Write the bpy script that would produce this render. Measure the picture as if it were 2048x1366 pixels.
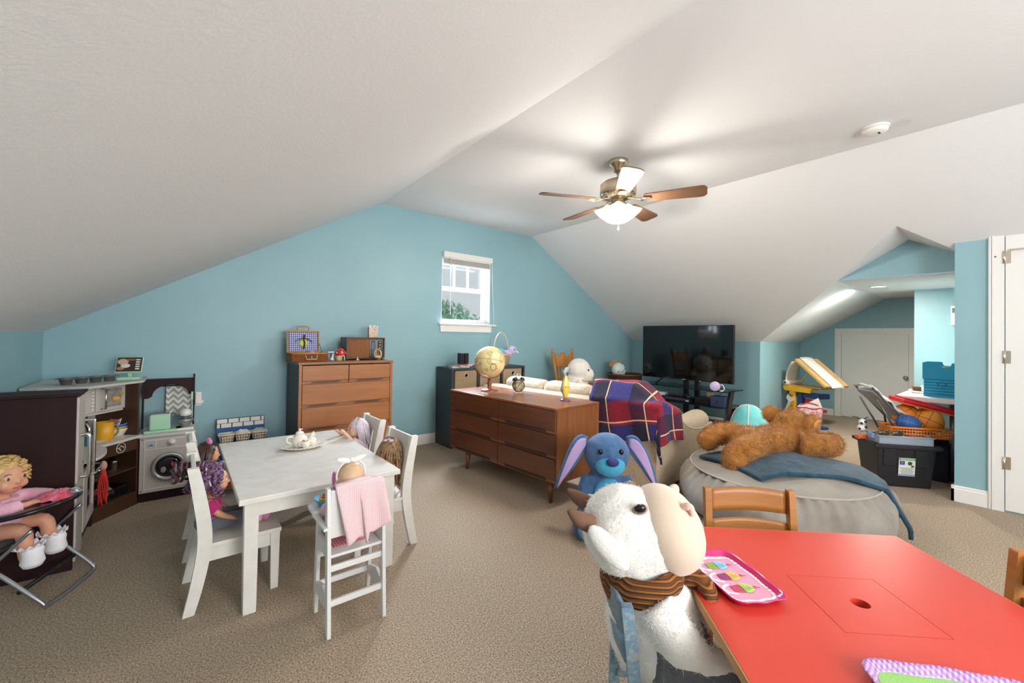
import bpy, math, random
from mathutils import Vector as V, Matrix, Euler
PI = math.pi
random.seed(7)
for o in list(bpy.data.objects): bpy.data.objects.remove(o)
sc = bpy.context.scene
COL = sc.collection

# ---------------- camera (level wide lens, about 0.9 degrees of roll) ----------------
cam = bpy.data.cameras.new('camera'); camo = bpy.data.objects.new('camera', cam); COL.objects.link(camo)
cam.sensor_width = 36; cam.lens = 36*831.4/2048; cam.shift_y = -19/2048; cam.clip_start = .02
right = V((0.78123326, -0.624053, 0.01524636)); up = V((-0.01951205, 0, 0.99980962)); fwd = V((0.62393419, 0.78138202, 0.01217655))
camo.matrix_world = Matrix(((right.x, up.x, -fwd.x, 0), (right.y, up.y, -fwd.y, 0), (right.z, up.z, -fwd.z, 1.2), (0, 0, 0, 1)))
sc.camera = camo

# ---------------- world and light ----------------
w = bpy.data.worlds.new('sky'); sc.world = w; w.use_nodes = True
w.node_tree.nodes['Background'].inputs[0].default_value = (.80, .90, .95, 1)
w.node_tree.nodes['Background'].inputs[1].default_value = .55
vs = sc.view_settings; vs.view_transform = 'Standard'; vs.look = 'None'; vs.gamma = 1; vs.exposure = 0.46; vs.use_curve_mapping = False
def light(name, kind, loc, energy, color, size=None, size_y=None, target=None, par=None):
    l = bpy.data.lights.new(name, kind); l.energy = energy; l.color = color
    if kind == 'AREA':
        l.size = size
        if size_y: l.shape = 'RECTANGLE'; l.size_y = size_y
    elif size: l.shadow_soft_size = size
    o = bpy.data.objects.new(name, l); COL.objects.link(o); o.location = loc
    if target: o.rotation_euler = (V(target)-V(loc)).to_track_quat('-Z', 'Y').to_euler()
    if par: o.parent = par
    return o
# added fill lights behind the camera, and the sky outside the small window
light('rear_fill_light', 'AREA', (1.1, -2.3, 1.5), 96, (1, .99, .98), 1.6, 1.5, (1.2, 2, 2.1))
light('rear_fill_light', 'AREA', (3.3, -2.3, 1.45), 18, (1, .99, .98), 1.4, 1.5, (3.2, 2, .9))
light('outside_daylight', 'AREA', (3.5, 5.9, 3.3), 2800, (.70, .82, 1), 3.0, 1.6, (2.5, 4.0, 1.5))

# ---------------- helpers ----------------
def s2l(c):
    c = c/255
    return c/12.92 if c <= .04045 else ((c+.055)/1.055)**2.4
def rgb(c): return (s2l(c[0]), s2l(c[1]), s2l(c[2]), 1)
MATS = {}
class N:
    """small node-tree wrapper"""
    def __init__(s, name):
        s.m = bpy.data.materials.new(name); s.m.use_nodes = True; s.t = s.m.node_tree; s.b = s.t.nodes['Principled BSDF']
    def n(s, typ, **kw):
        x = s.t.nodes.new(typ)
        for k, v in kw.items():
            if k[0] == 'i': x.inputs[int(k[1:])].default_value = v
            else: setattr(x, k, v)
        return x
    def l(s, a, b): s.t.links.new(a, b)
    def co(s, scale=(1, 1, 1), rot=(0, 0, 0), gen=False):
        t = s.n('ShaderNodeTexCoord'); m = s.n('ShaderNodeMapping'); s.l(t.outputs['Generated' if gen else 'Object'], m.inputs[0])
        m.inputs['Scale'].default_value = scale; m.inputs['Rotation'].default_value = rot
        return m.outputs[0]
    def noise(s, vec, scale, detail=3, rough=.5):
        x = s.n('ShaderNodeTexNoise'); s.l(vec, x.inputs['Vector']); x.inputs['Scale'].default_value = scale
        x.inputs['Detail'].default_value = detail; x.inputs['Roughness'].default_value = rough; return x.outputs['Fac']
    def ramp(s, fac, stops):
        r = s.n('ShaderNodeValToRGB'); s.l(fac, r.inputs[0]); e = r.color_ramp.elements
        while len(e) < len(stops): e.new(.5)
        for i, (p, c) in enumerate(stops): e[i].position = p; e[i].color = rgb(c)
        return r.outputs[0]
    def mix(s, fac, a, b):
        x = s.n('ShaderNodeMix', data_type='RGBA')
        for sock, val in ((x.inputs[0], fac), (x.inputs[6], a), (x.inputs[7], b)):
            if hasattr(val, 'is_linked'): s.l(val, sock)
            elif isinstance(val, (tuple, list)): sock.default_value = rgb(val)
            else: sock.default_value = val
        return x.outputs[2]
    def math(s, op, a, b=0.0):
        x = s.n('ShaderNodeMath', operation=op)
        for sock, val in ((x.inputs[0], a), (x.inputs[1], b)):
            if hasattr(val, 'is_linked'): s.l(val, sock)
            else: sock.default_value = val
        return x.outputs[0]
    def xyz(s, vec):
        x = s.n('ShaderNodeSeparateXYZ'); s.l(vec, x.inputs[0]); return x.outputs
    def base(s, c):
        if hasattr(c, 'is_linked'): s.l(c, s.b.inputs['Base Color'])
        else: s.b.inputs['Base Color'].default_value = rgb(c)
    def bump(s, h, strength, dist=.01):
        x = s.n('ShaderNodeBump'); x.inputs['Strength'].default_value = strength; x.inputs['Distance'].default_value = dist
        s.l(h, x.inputs['Height']); s.l(x.outputs[0], s.b.inputs['Normal'])
    def set(s, rough=.5, metal=0, **kw):
        s.b.inputs['Roughness'].default_value = rough; s.b.inputs['Metallic'].default_value = metal
        for k, v in kw.items(): s.b.inputs[k.replace('_', ' ')].default_value = v
        return s.m
def mat(c, rough=.5, metal=0, var=None, bump=None, **kw):
    """plain procedural material; var=(scale, colour2) mottles it; bump=(scale,strength)"""
    key = (c, rough, metal, var, bump, tuple(kw.items()))
    if key in MATS: return MATS[key]
    k = N('paint_%d_%d_%d' % c)
    v = k.co()
    if var: k.base(k.ramp(k.noise(v, var[0], 4), [(.35, c), (.65, var[1])]))
    else: k.base(c)
    if bump: k.bump(k.noise(v, bump[0], 3), bump[1], .004)
    MATS[key] = k.set(rough, metal, **kw); return MATS[key]
def wood(c1, c2, rough=.4, axis='x', sc_=9, stretch=.06, spec=.5):
    key = ('wood', c1, c2, rough, axis, sc_)
    if key in MATS: return MATS[key]
    k = N('wood_%d_%d_%d' % c1)
    s = [1, 1, 1]; s['xyz'.index(axis)] = stretch
    v = k.co(tuple(s)); n1 = k.noise(v, sc_, 6, .65); n2 = k.noise(v, sc_*9, 3)
    f = k.math('ADD', k.math('MULTIPLY', n1, .75), k.math('MULTIPLY', n2, .25))
    k.base(k.ramp(f, [(.3, c1), (.5, tuple((a+b)//2 for a, b in zip(c1, c2))), (.7, c2)])); k.bump(n2, .06, .002)
    MATS[key] = k.set(rough, Specular_IOR_Level=spec); return MATS[key]
def cloth(c, rough=.9, var=None, sheen=.3):
    return mat(c, rough, 0, var, (350, .25), Sheen_Weight=sheen)
def checks(c1, c2, c3, size, rough=.9, rot=(0, 0, 0), axes='xz'):
    """gingham: two crossed bands, the crossings in full colour"""
    k = N('gingham'); v = k.co((1/size,)*3, rot); x = k.xyz(v)
    a = [k.math('GREATER_THAN', k.math('FRACT', x['XYZ'.index(q.upper())]), .5) for q in axes]
    k.base(k.mix(k.math('MULTIPLY', a[0], a[1]), k.mix(k.math('MAXIMUM', a[0], a[1]), c1, c2), c3)); return k.set(rough)

class G:
    """collects shapes into one mesh"""
    def __init__(s): s.v = []; s.f = []; s.s = []
    def add(s, vs_, fs, sm=False):
        k = len(s.v); s.v += [tuple(p) for p in vs_]; s.f += [tuple(i+k for i in f) for f in fs]; s.s += [sm]*len(fs); return s
    def box(s, c, d, r=(0, 0, 0), taper=(1, 1)):
        m = Euler(r).to_matrix(); c = V(c); vs_ = []
        for z in (-.5, .5):
            for x, y in ((-.5, -.5), (.5, -.5), (.5, .5), (-.5, .5)):
                t = taper if z < 0 else (1, 1)
                vs_.append(c + m @ V((x*d[0]*t[0], y*d[1]*t[1], z*d[2])))
        return s.add(vs_, [(3, 2, 1, 0), (4, 5, 6, 7), (0, 1, 5, 4), (1, 2, 6, 5), (2, 3, 7, 6), (3, 0, 4, 7)])
    def span(s, x0, x1, y0, y1, z0, z1): return s.box(((x0+x1)/2, (y0+y1)/2, (z0+z1)/2), (x1-x0, y1-y0, z1-z0))
    def tube(s, pts, r, n=8, closed=False, cap=True, flat=1):
        pts = [V(p) for p in pts]; m = len(pts); vs_ = []; fs = []; prev = None
        rr = list(r) if isinstance(r, (list, tuple)) else [r]*m
        if len(rr) != m:                                   # resample the radii over the path
            q = rr; rr = []
            for i in range(m):
                x = i/(m-1)*(len(q)-1); j = min(int(x), len(q)-2); rr.append(q[j]+(q[j+1]-q[j])*(x-j))
        for i, p in enumerate(pts):
            if closed: t = pts[(i+1) % m]-pts[i-1]
            else: t = pts[min(i+1, m-1)]-pts[max(i-1, 0)]
            t.normalize()
            if prev is None:
                a = V((0, 0, 1)) if abs(t.z) < .9 else V((1, 0, 0)); u = t.cross(a).normalized()
            else: u = (prev - t*prev.dot(t)).normalized()
            prev = u; q = t.cross(u)
            for j in range(n):
                an = 2*PI*j/n; vs_.append(p + u*math.cos(an)*rr[i] + q*math.sin(an)*rr[i]*flat)
        for i in range(m if closed else m-1):
            for j in range(n):
                a, b = i*n, ((i+1) % m)*n
                fs.append((a+j, a+(j+1) % n, b+(j+1) % n, b+j))
        if not closed and cap: fs += [tuple(range(n))[::-1], tuple((m-1)*n+j for j in range(n))]
        return s.add(vs_, fs, True)
    def cyl(s, a, b, r0, r1=None, n=16): return s.tube([a, b], [r0, r0 if r1 is None else r1], n)
    def ell(s, c, r, rot=(0, 0, 0), n=14):
        m = Euler(rot).to_matrix(); c = V(c); r = (r, r, r) if not isinstance(r, (tuple, list)) else r
        vs_ = [c + m @ V((0, 0, -r[2]))]; fs = []; h = n//2
        for i in range(1, h):
            a = -PI/2+PI*i/h
            for j in range(n):
                b = 2*PI*j/n; vs_.append(c + m @ V((math.cos(a)*math.cos(b)*r[0], math.cos(a)*math.sin(b)*r[1], math.sin(a)*r[2])))
        vs_.append(c + m @ V((0, 0, r[2]))); L = len(vs_)-1
        for j in range(n):
            fs.append((0, 1+(j+1) % n, 1+j)); k = 1+(h-2)*n; fs.append((L, k+j, k+(j+1) % n))
            for i in range(h-2):
                k = 1+i*n; fs.append((k+j, k+(j+1) % n, k+n+(j+1) % n, k+n+j))
        return s.add(vs_, fs, True)
    def lathe(s, prof, c=(0, 0, 0), n=24, rot=(0, 0, 0), sx=1, sy=1):
        m = Euler(rot).to_matrix(); c = V(c); vs_ = []; fs = []
        for r, z in prof:
            for j in range(n):
                a = 2*PI*j/n; vs_.append(c + m @ V((r*math.cos(a)*sx, r*math.sin(a)*sy, z)))
        for i in range(len(prof)-1):
            for j in range(n): fs.append((i*n+j, i*n+(j+1) % n, (i+1)*n+(j+1) % n, (i+1)*n+j))
        if prof[0][0] > 1e-5: fs.append(tuple(range(n))[::-1])
        if prof[-1][0] > 1e-5: fs.append(tuple((len(prof)-1)*n+j for j in range(n)))
        return s.add(vs_, fs, True)
    def prism(s, pts, axis, a, b, sm=False):
        n = len(pts)
        def P(p, t): return {'x': (t, p[0], p[1]), 'y': (p[0], t, p[1]), 'z': (p[0], p[1], t)}[axis]
        vs_ = [P(p, a) for p in pts]+[P(p, b) for p in pts]
        s.add(vs_, [tuple(range(n))[::-1], tuple(range(n, 2*n))])
        return s.add(vs_, [(i, (i+1) % n, n+(i+1) % n, n+i) for i in range(n)], sm)
    def grid(s, fn, nu, nv, closed=False):
        vs_ = [fn(i/nu, j/nv) for i in range(nu+1) for j in range(nv+1)]
        return s.add(vs_, [(i*(nv+1)+j, (i+1)*(nv+1)+j, (i+1)*(nv+1)+j+1, i*(nv+1)+j+1) for i in range(nu) for j in range(nv)], True)
    def quad(s, *p): return s.add(p, [tuple(range(len(p)))])
    def move(s, fn): s.v = [tuple(fn(V(p))) for p in s.v]; return s
    def o(s, name, m, par=None, bev=0, solid=0, rem=0, sm_it=6, sub=0, smooth=None):
        me = bpy.data.meshes.new(name); me.from_pydata(s.v, [], s.f); me.materials.append(m)
        for p, q in zip(me.polygons, s.s): p.use_smooth = q if smooth is None else smooth
        me.update(); ob = bpy.data.objects.new(name, me); COL.objects.link(ob)
        if par: ob.parent = par
        if solid: q = ob.modifiers.new('thick', 'SOLIDIFY'); q.thickness = solid; q.offset = 0
        if rem:
            q = ob.modifiers.new('blend', 'REMESH'); q.mode = 'VOXEL'; q.voxel_size = rem; q.use_smooth_shade = True
            q = ob.modifiers.new('soft', 'SMOOTH'); q.iterations = sm_it; q.factor = .5
        if bev: q = ob.modifiers.new('bevel', 'BEVEL'); q.width = bev; q.segments = 5 if bev >= .03 else 2; q.limit_method = 'ANGLE'
        if sub: q = ob.modifiers.new('sub', 'SUBSURF'); q.levels = sub; q.render_levels = sub
        return ob
def T(name, label, cat, loc=(0, 0, 0), rz=0, group=None, rot=None):
    o = bpy.data.objects.new(name, None); COL.objects.link(o); o.location = loc; o.rotation_euler = rot or (0, 0, rz)
    o.empty_display_size = .05
    return tag(o, label, cat, group)
def tag(o, label, cat, group=None):
    o['label'] = label; o['category'] = cat
    if group: o['group'] = group
    return o
def place(o, loc, rot=(0, 0, 0)): o.location = loc; o.rotation_euler = rot; return o
def struct(o): o['kind'] = 'structure'; return o
def text(name, body, size, loc, rot, m, par, ext=.0004):
    c = bpy.data.curves.new(name, 'FONT'); c.body = body; c.size = size; c.extrude = ext; c.align_x = 'CENTER'; c.align_y = 'CENTER'
    tmp = bpy.data.objects.new(name, c); COL.objects.link(tmp)
    me = bpy.data.meshes.new_from_object(tmp.evaluated_get(bpy.context.evaluated_depsgraph_get())); bpy.data.objects.remove(tmp)
    me.materials.clear(); me.materials.append(m)
    o = bpy.data.objects.new(name, me); COL.objects.link(o); o.parent = par; o.location = loc; o.rotation_euler = rot; return o
def copy_tree(o, par=None):
    c = o.copy(); COL.objects.link(c)
    if par: c.parent = par
    for ch in [x for x in bpy.data.objects if x.parent == o]: copy_tree(ch, c)
    return c
def bez(p, n=12):
    """Catmull-Rom through points"""
    p = [V(q) for q in p]; out = []
    for i in range(len(p)-1):
        a, b, c, d = p[max(i-1, 0)], p[i], p[i+1], p[min(i+2, len(p)-1)]
        for k in range(n):
            t = k/n; out.append(.5*((2*b)+(c-a)*t+(2*a-5*b+4*c-d)*t*t+(3*b-a-3*c+d)*t**3))
    return out+[p[-1]]
def arc(cx, cz, rx, rz_, a0, a1, n=12): return [(cx+rx*math.cos(math.radians(a0+(a1-a0)*i/n)), cz+rz_*math.sin(math.radians(a0+(a1-a0)*i/n))) for i in range(n+1)]
WHITE = mat((236, 233, 228), .35); WHITE2 = mat((228, 226, 222), .3); CHROME = mat((215, 212, 205), .22, 1); NICKEL = mat((205, 196, 180), .28, 1)
BLACK = mat((22, 22, 25), .35); DARKMETAL = mat((30, 30, 33), .4, .6); EYE = mat((20, 14, 12), .08)

# ---------------- the room ----------------
k = N('wall_paint_teal'); v = k.co(); k.base(k.ramp(k.noise(v, 1.6, 3), [(.3, (138, 177, 187)), (.7, (144, 183, 192))]))
k.bump(k.noise(v, 260, 2), .12, .002); WALL = k.set(.42)
k = N('ceiling_paint'); v = k.co(); k.base((232, 232, 233)); k.bump(k.noise(v, 95, 3, .6), .22, .004); CEIL = k.set(.75)
k = N('carpet_beige'); v = k.co(); n1 = k.noise(v, 150, 3, .75); n2 = k.noise(v, 2.2, 3); n3 = k.noise(v, 420, 2)
k.base(k.mix(k.math('MULTIPLY', n2, .35), k.ramp(n1, [(.36, (108, 82, 58)), (.5, (206, 178, 144)), (.62, (248, 228, 200))]), (172, 144, 112)))
k.bump(k.math('ADD', n1, n3), .9, .012); CARPET = k.set(.95, Sheen_Weight=.25)
TRIM = mat((232, 231, 228), .3)
LX, BY, ZK, ZC, X1, X2, RX = -.73, 4.221, 1.187, 2.563, 1.596, 3.689, 5.975
RY = -2.4
A, B = (5.97, 2.24), (8.37, 2.5)
g = G(); g.quad((LX, RY, 0), (8.4, RY, 0), (8.4, BY, 0), (LX, BY, 0)); struct(g.o('floor', CARPET))
PK, TL, TR = (4.416, .672, 2.126), (4.971, 1.184, 1.792), (4.734, .376, 1.935)
TP, TB, TR2 = (4.971, .675, 2.103), (4.971, .395, 1.795), (4.971, .376, 1.945)
g = G()
g.quad((LX, RY, ZK), (LX, BY, ZK), (X1, BY, ZC), (X1, RY, ZC)); g.quad((X1, RY, ZC), (X1, BY, ZC), (X2, BY, ZC), (X2, RY, ZC))
zs = lambda x: ZC-.6015*(x-X2)
g.quad((X2, RY, ZC), (X2, BY, ZC), (RX, BY, ZK), (RX, 2.24, ZK), TL, PK, TR, (4.66, .376, zs(4.66)), (4.66, RY, zs(4.66)))
g.quad(PK, TL, TP); g.quad(PK, TP, TR2, TR)                                    # the dormer vault
SF = lambda x: 1.792+.0235*(x-4.971)
g.quad((RX, 2.24, ZK), (8.37, 2.5, ZK), (8.37, 1.389, SF(8.37)), TL)           # slope over the alcove
g.quad(TL, (8.37, 1.389, SF(8.37)), (8.37, .37, SF(8.37)), (4.971, .37, 1.792))  # soffit
struct(g.o('ceiling', CEIL, smooth=False))
g = G()
WX0, WX1, WZ0, WZ1 = 2.33, 3.01, 1.35, 2.17
zl = lambda x: ZK+(ZC-ZK)*(x-LX)/(X1-LX)
g.quad((LX, BY, 0), (WX0, BY, 0), (WX0, BY, ZC), (X1, BY, ZC), (LX, BY, ZK)); g.quad((WX1, BY, 0), (RX, BY, 0), (RX, BY, ZK), (X2, BY, ZC), (WX1, BY, ZC))
g.quad((WX0, BY, 0), (WX1, BY, 0), (WX1, BY, WZ0), (WX0, BY, WZ0)); g.quad((WX0, BY, WZ1), (WX1, BY, WZ1), (WX1, BY, ZC), (WX0, BY, ZC))
struct(g.o('wall_back', WALL))
struct(G().quad((LX, RY, 0), (LX, BY, 0), (LX, BY, ZK), (LX, RY, ZK)).o('wall_left', WALL))
struct(G().quad((RX, BY, 0), (RX, 2.24, 0), (RX, 2.24, ZK), (RX, BY, ZK)).o('wall_right', WALL))
struct(G().quad((RX, 2.24, 0), (8.37, 2.5, 0), (8.37, 2.5, ZK), (RX, 2.24, ZK)).o('wall_alcove_side', WALL))
struct(G().quad((8.37, 2.5, 0), (8.37, .37, 0), (8.37, .37, SF(8.37)), (8.37, 1.389, SF(8.37)), (8.37, 2.5, ZK)).o('wall_alcove_end', WALL))
struct(G().quad((6.87, .884, 0), (6.87, .37, 0), (6.87, .37, SF(6.87)), (6.87, .884, SF(6.87))).quad((6.87, .884, 0), (8.37, .884, 0), (8.37, .884, SF(8.37)), (6.87, .884, SF(6.87))).o('wall_alcove_return', WALL))
struct(G().quad(TL, TP, TR2, TB).o('wall_dormer_gable', WALL))
g = G().quad((4.66, .374, 0), (4.66, RY, 0), (4.66, RY, zs(4.66)), (4.66, .374, zs(4.66))).quad((4.66, .374, 0), (6.87, .374, 0), (6.87, .374, 1.84), (4.97, .374, 1.80), (4.734, .374, 1.935), (4.66, .374, zs(4.66)))
struct(g.o('wall_closet', WALL))
struct(G().quad((LX, RY, 0), (4.66, RY, 0), (4.66, RY, zs(4.66)), (X2, RY, ZC), (X1, RY, ZC), (LX, RY, ZK)).o('wall_rear', WALL))
def baseb(name, a, b, nx, ny, hh=.105):
    a, b = V((*a, 0)), V((*b, 0)); n = V((nx, ny, 0)); g = G()
    prof = [(0, 0), (.016, 0), (.016, hh*.78), (.011, hh*.84), (.011, hh*.93), (.004, hh), (0, hh)]
    vs_ = [a+n*d+V((0, 0, z)) for d, z in prof]+[b+n*d+V((0, 0, z)) for d, z in prof]; m = len(prof)
    g.add(vs_, [(i, (i+1) % m, m+(i+1) % m, m+i) for i in range(m)]+[tuple(range(m)), tuple(range(m, 2*m))[::-1]])
    return struct(g.o(name, TRIM))
baseb('baseboard_back', (LX, BY), (RX, BY), 0, -1); baseb('baseboard_left', (LX, RY), (LX, BY), 1, 0)
baseb('baseboard_right', (RX, BY), (RX, 2.24), -1, 0); baseb('baseboard_alcove', A, B, .108, -.994); baseb('baseboard_alcove_end', B, (8.37, 2.03), -1, 0)
baseb('baseboard_closet', (4.66, .39), (4.66, .205), -1, 0, .12)
baseb('baseboard_closet_return', (4.644, .374), (6.87, .374), 0, 1, .12)
# window
W = bpy.data.objects.new('window_1', None); COL.objects.link(W); W['kind'] = 'structure'; W.location = (0, 0, 0)
WP = BY+.095
g = G(); g.span(WX0, WX0+.006, BY, WP+.04, WZ0, WZ1); g.span(WX1-.006, WX1, BY, WP+.04, WZ0, WZ1); g.span(WX0, WX1, BY, WP+.04, WZ1-.006, WZ1); g.span(WX0, WX1, BY, WP+.04, WZ0-.006, WZ0)
g.o('jamb', TRIM, W)
def sash(x0, x1, z0, z1, y, fw, name):
    g = G(); g.span(x0, x0+fw, y, y+.03, z0, z1); g.span(x1-fw, x1, y, y+.03, z0, z1); g.span(x0+fw, x1-fw, y, y+.03, z0, z0+fw); g.span(x0+fw, x1-fw, y, y+.03, z1-fw, z1)
    return g.o(name, TRIM, W, bev=.003)
up_s = sash(WX0+.006, WX1-.006, 1.74, WZ1-.006, WP+.03, .045, 'upper_sash'); lo_s = sash(WX0+.006, WX1-.006, WZ0, 1.785, WP, .05, 'lower_sash')
for i in (1, 2):
    x = WX0+.05+i*(WX1-WX0-.1)/3; G().span(x-.012, x+.012, WP+.034, WP+.054, 1.785, WZ1-.05).o('muntin', TRIM, up_s)
k = N('window_glass'); tr = k.n('ShaderNodeBsdfTransparent'); gl = k.n('ShaderNodeBsdfGlossy'); gl.inputs['Roughness'].default_value = .02; mx = k.n('ShaderNodeMixShader', i0=.06)
k.l(tr.outputs[0], mx.inputs[1]); k.l(gl.outputs[0], mx.inputs[2]); k.l(mx.outputs[0], k.t.nodes['Material Output'].inputs[0]); GLASS = k.m
for i in range(3):
    x0 = WX0+.05+i*(WX1-WX0-.1)/3; G().span(x0+.006, x0+.19, WP+.042, WP+.046, 1.785, WZ1-.05).o('pane', GLASS, up_s)
G().span(WX0+.055, WX1-.055, WP+.012, WP+.016, WZ0+.05, 1.735).o('pane', GLASS, lo_s)
G().span(2.285, 3.087, BY-.045, WP+.01, WZ0-.022, WZ0).o('sill', TRIM, W, bev=.006)
G().prism([(2.318, WZ0-.1), (3.022, WZ0-.1), (3.03, WZ0-.022), (2.31, WZ0-.022)], 'y', BY-.018, BY).o('apron', TRIM, W, bev=.004)
# closet door in the alcove end wall and the white door beside the camera
def door(name, y0, y1, z1, x, cw, knob_y, knob_z, hinge_y, zs_, casing_top):
    D = bpy.data.objects.new(name, None); COL.objects.link(D); D['kind'] = 'structure'; D.location = (x, (y0+y1)/2, 0)
    yc = (y0+y1)/2; q = lambda y: y-yc
    G().span(-.012, .0, q(y0)+.004, q(y1)-.004, .012, z1).o('door_leaf', TRIM, D, bev=.002)
    def cas(pts, nm='casing'):
        g = G().prism(pts, 'x', -.018, 0); return g.o(nm, TRIM, D, bev=.004)
    cas([(q(y1), 0), (q(y1)+cw, 0), (q(y1)+cw, z1+cw), (q(y1), z1)]); cas([(q(y0)-cw, 0), (q(y0), 0), (q(y0), z1), (q(y0)-cw, z1+cw)])
    cas([(q(y0), z1), (q(y1), z1), (q(y1)+cw, z1+cw), (q(y0)-cw, z1+cw)])
    for s_, d_ in ((.72, .026), (.9, .023)):
        G().span(-d_, -.017, q(y1)+cw*s_-.007, q(y1)+cw*s_+.003, 0, z1+cw*s_).o('casing_bead', TRIM, D)
    if knob_y is not None:
        kn = G().lathe([(.026, 0), (.026, .008), (.011, .012), (.011, .03), (.026, .04), (.029, .052), (.02, .066), (0, .068)], (-.012, q(knob_y), knob_z), 20, (0, -PI/2, 0)).o('door_knob', NICKEL, D)
    for z in zs_:
        h_ = G(); h_.cyl((-.022, q(hinge_y)+.002, z-.045), (-.022, q(hinge_y)+.002, z+.045), .007, n=10); h_.span(-.014, -.011, q(hinge_y)-.03, q(hinge_y)+.004, z-.045, z+.045)
        h_.o('hinge', NICKEL, D)
    return D
door('door_1', 1.13, 1.93, 1.335, 8.37, .085, 1.16, .69, 0, [], 0)
d2 = door('door_2', -.64, .126, 2.035, 4.66, .078, None, 0, .126, [.35, 1.11, 1.83], 0)
G().span(-.03, -.012, .42-.13, .42-.06, 1.875, 1.885).o('latch_hook', NICKEL, d2); G().ell((-.02, .383+.045, 1.84), (.004, .008, .006)).o('nail_hole', mat((150, 95, 70), .7), d2)
# two window frames added on the solid rear wall behind the fill lights
for i, (xc_, w_) in enumerate(((1.1, 1.6), (3.3, 1.4))):
    E_ = bpy.data.objects.new('window_%d' % (i+2), None); COL.objects.link(E_); E_['kind'] = 'structure'; E_.location = (xc_, RY, 1.5)
    for a, b, c, d in ((-w_/2-.08, -w_/2, -.83, .83), (w_/2, w_/2+.08, -.83, .83), (-w_/2, w_/2, .75, .83), (-w_/2, w_/2, -.83, -.75)): G().span(a, b, 0, .03, c, d).o('casing', TRIM, E_, bev=.004)
    G().span(-w_/2-.1, w_/2+.1, 0, .07, -.86, -.83).o('sill', TRIM, E_, bev=.004)
# ---------------- ceiling fan ----------------
F = T('ceiling_fan', 'brushed nickel ceiling fan with five brown blades and frosted light shades', 'ceiling fan', (2.603, 1.983, 2.563))
NB = mat((196, 180, 158), .25, 1)
G().lathe([(.075, 0), (.076, -.018), (.066, -.04), (.045, -.055), (.04, -.075), (.026, -.088), (0, -.088)], n=32).o('canopy', NB, F)
G().cyl((0, 0, -.07), (0, 0, -.17), .012).o('downrod', NB, F)
G().lathe([(0, -.15), (.05, -.152), (.11, -.165), (.135, -.185), (.137, -.26), (.128, -.275), (.09, -.29), (.06, -.3), (0, -.3)], n=36).o('motor_housing', NB, F)
g = G()
for i in range(30):
    a = 2*PI*i/30; g.box((.112*math.cos(a), .112*math.sin(a), -.284), (.03, .006, .008), (0, .5, a))
g.o('vent_ring', mat((225, 220, 210), .3, .8), F)
G().lathe([(.05, -.29), (.052, -.33), (.06, -.345), (.055, -.37), (.035, -.385), (0, -.387)], n=24).o('light_kit', NB, F)
BLADE = wood((92, 66, 48), (132, 98, 72), .4, 'x'); BLTOP = BLADE
for i in range(5):
    a = math.radians(10+72*i); R_ = Matrix.Rotation(a, 4, 'Z')
    b = G(); out = [(.2, -.05), (.58, -.072), (.605, -.066), (.62, -.04), (.622, .04), (.605, .066), (.58, .072), (.2, .05), (.19, .03), (.19, -.03)]
    b.prism(out, 'z', -.004, .004); b.move(lambda p: R_ @ (Matrix.Rotation(-.22, 4, 'X') @ p)+V((0, 0, -.305))); bo = b.o('blade', BLADE, F, bev=.002)
    # local wood grain follows the blade only for one blade, so use a per-blade mesh in blade space
    bo.data.transform(Matrix.Rotation(-a, 4, 'Z')); bo.rotation_euler = (0, 0, a)
    h = G(); h.tube(bez([(.05, 0, -.29), (.11, 0, -.298), (.15, .012, -.31), (.2, .02, -.312)], 5), [.012]*15+[.01], 8, flat=.5); h.tube(bez([(.11, 0, -.298), (.16, -.014, -.313), (.21, -.024, -.313)], 5), .007, 6)
    h.prism([(.17, -.032), (.235, -.028), (.245, 0), (.235, .028), (.17, .032)], 'z', -.318, -.312)
    h.o('blade_iron', mat((226, 215, 192), .25, .9), F).rotation_euler = (0, 0, a)
k = N('frosted_lit_glass'); k.base((250, 248, 240)); k.b.inputs['Emission Color'].default_value = (1, .93, .82, 1); k.b.inputs['Emission Strength'].default_value = .55; SHADE = k.set(.4)
for i in range(4):
    a = math.radians(38+90*i); g = G()
    pr_ = [(.028, 0), (.034, -.012), (.04, -.03), (.058, -.06), (.078, -.085), (.084, -.093), (.08, -.092), (.054, -.06), (.036, -.03)]
    g.lathe(pr_[:6], n=24); so = g.o('light_shade', SHADE, F, solid=.003); so.location = (.055*math.cos(a), .055*math.sin(a), -.35); so.rotation_euler = Euler((0, -.62, 0)).to_matrix().to_4x4().to_euler(); so.rotation_euler = (Matrix.Rotation(a, 3, 'Z') @ Matrix.Rotation(-.62, 3, 'Y')).to_euler()
    d = Matrix.Rotation(a, 3, 'Z') @ Matrix.Rotation(-.62, 3, 'Y') @ V((0, 0, -1))
    G().cyl(V((.03*math.cos(a), .03*math.sin(a), -.335)), V((.055*math.cos(a), .055*math.sin(a), -.35))+d*.012, .02, .026).o('lamp_holder', NB, F)
    p = V((.055*math.cos(a), .055*math.sin(a), -.35))+d*.07
    G().ell(p, .022).o('bulb', SHADE, F)
    light('fan_bulb', 'POINT', V((2.603, 1.983, 2.563))+V((.055*math.cos(a), .055*math.sin(a), -.35))+d*.125, 13, (1, .93, .84), .06)
g = G().tube([(.02, .01, -.385), (.02, .01, -.5)], .0015, 6); g.o('pull_chain', CHROME, F); G().lathe([(0, 0), (.004, -.002), (.008, -.022), (.006, -.028), (0, -.03)], (.02, .01, -.498), 12).o('pull_knob', WHITE, F)
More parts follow.
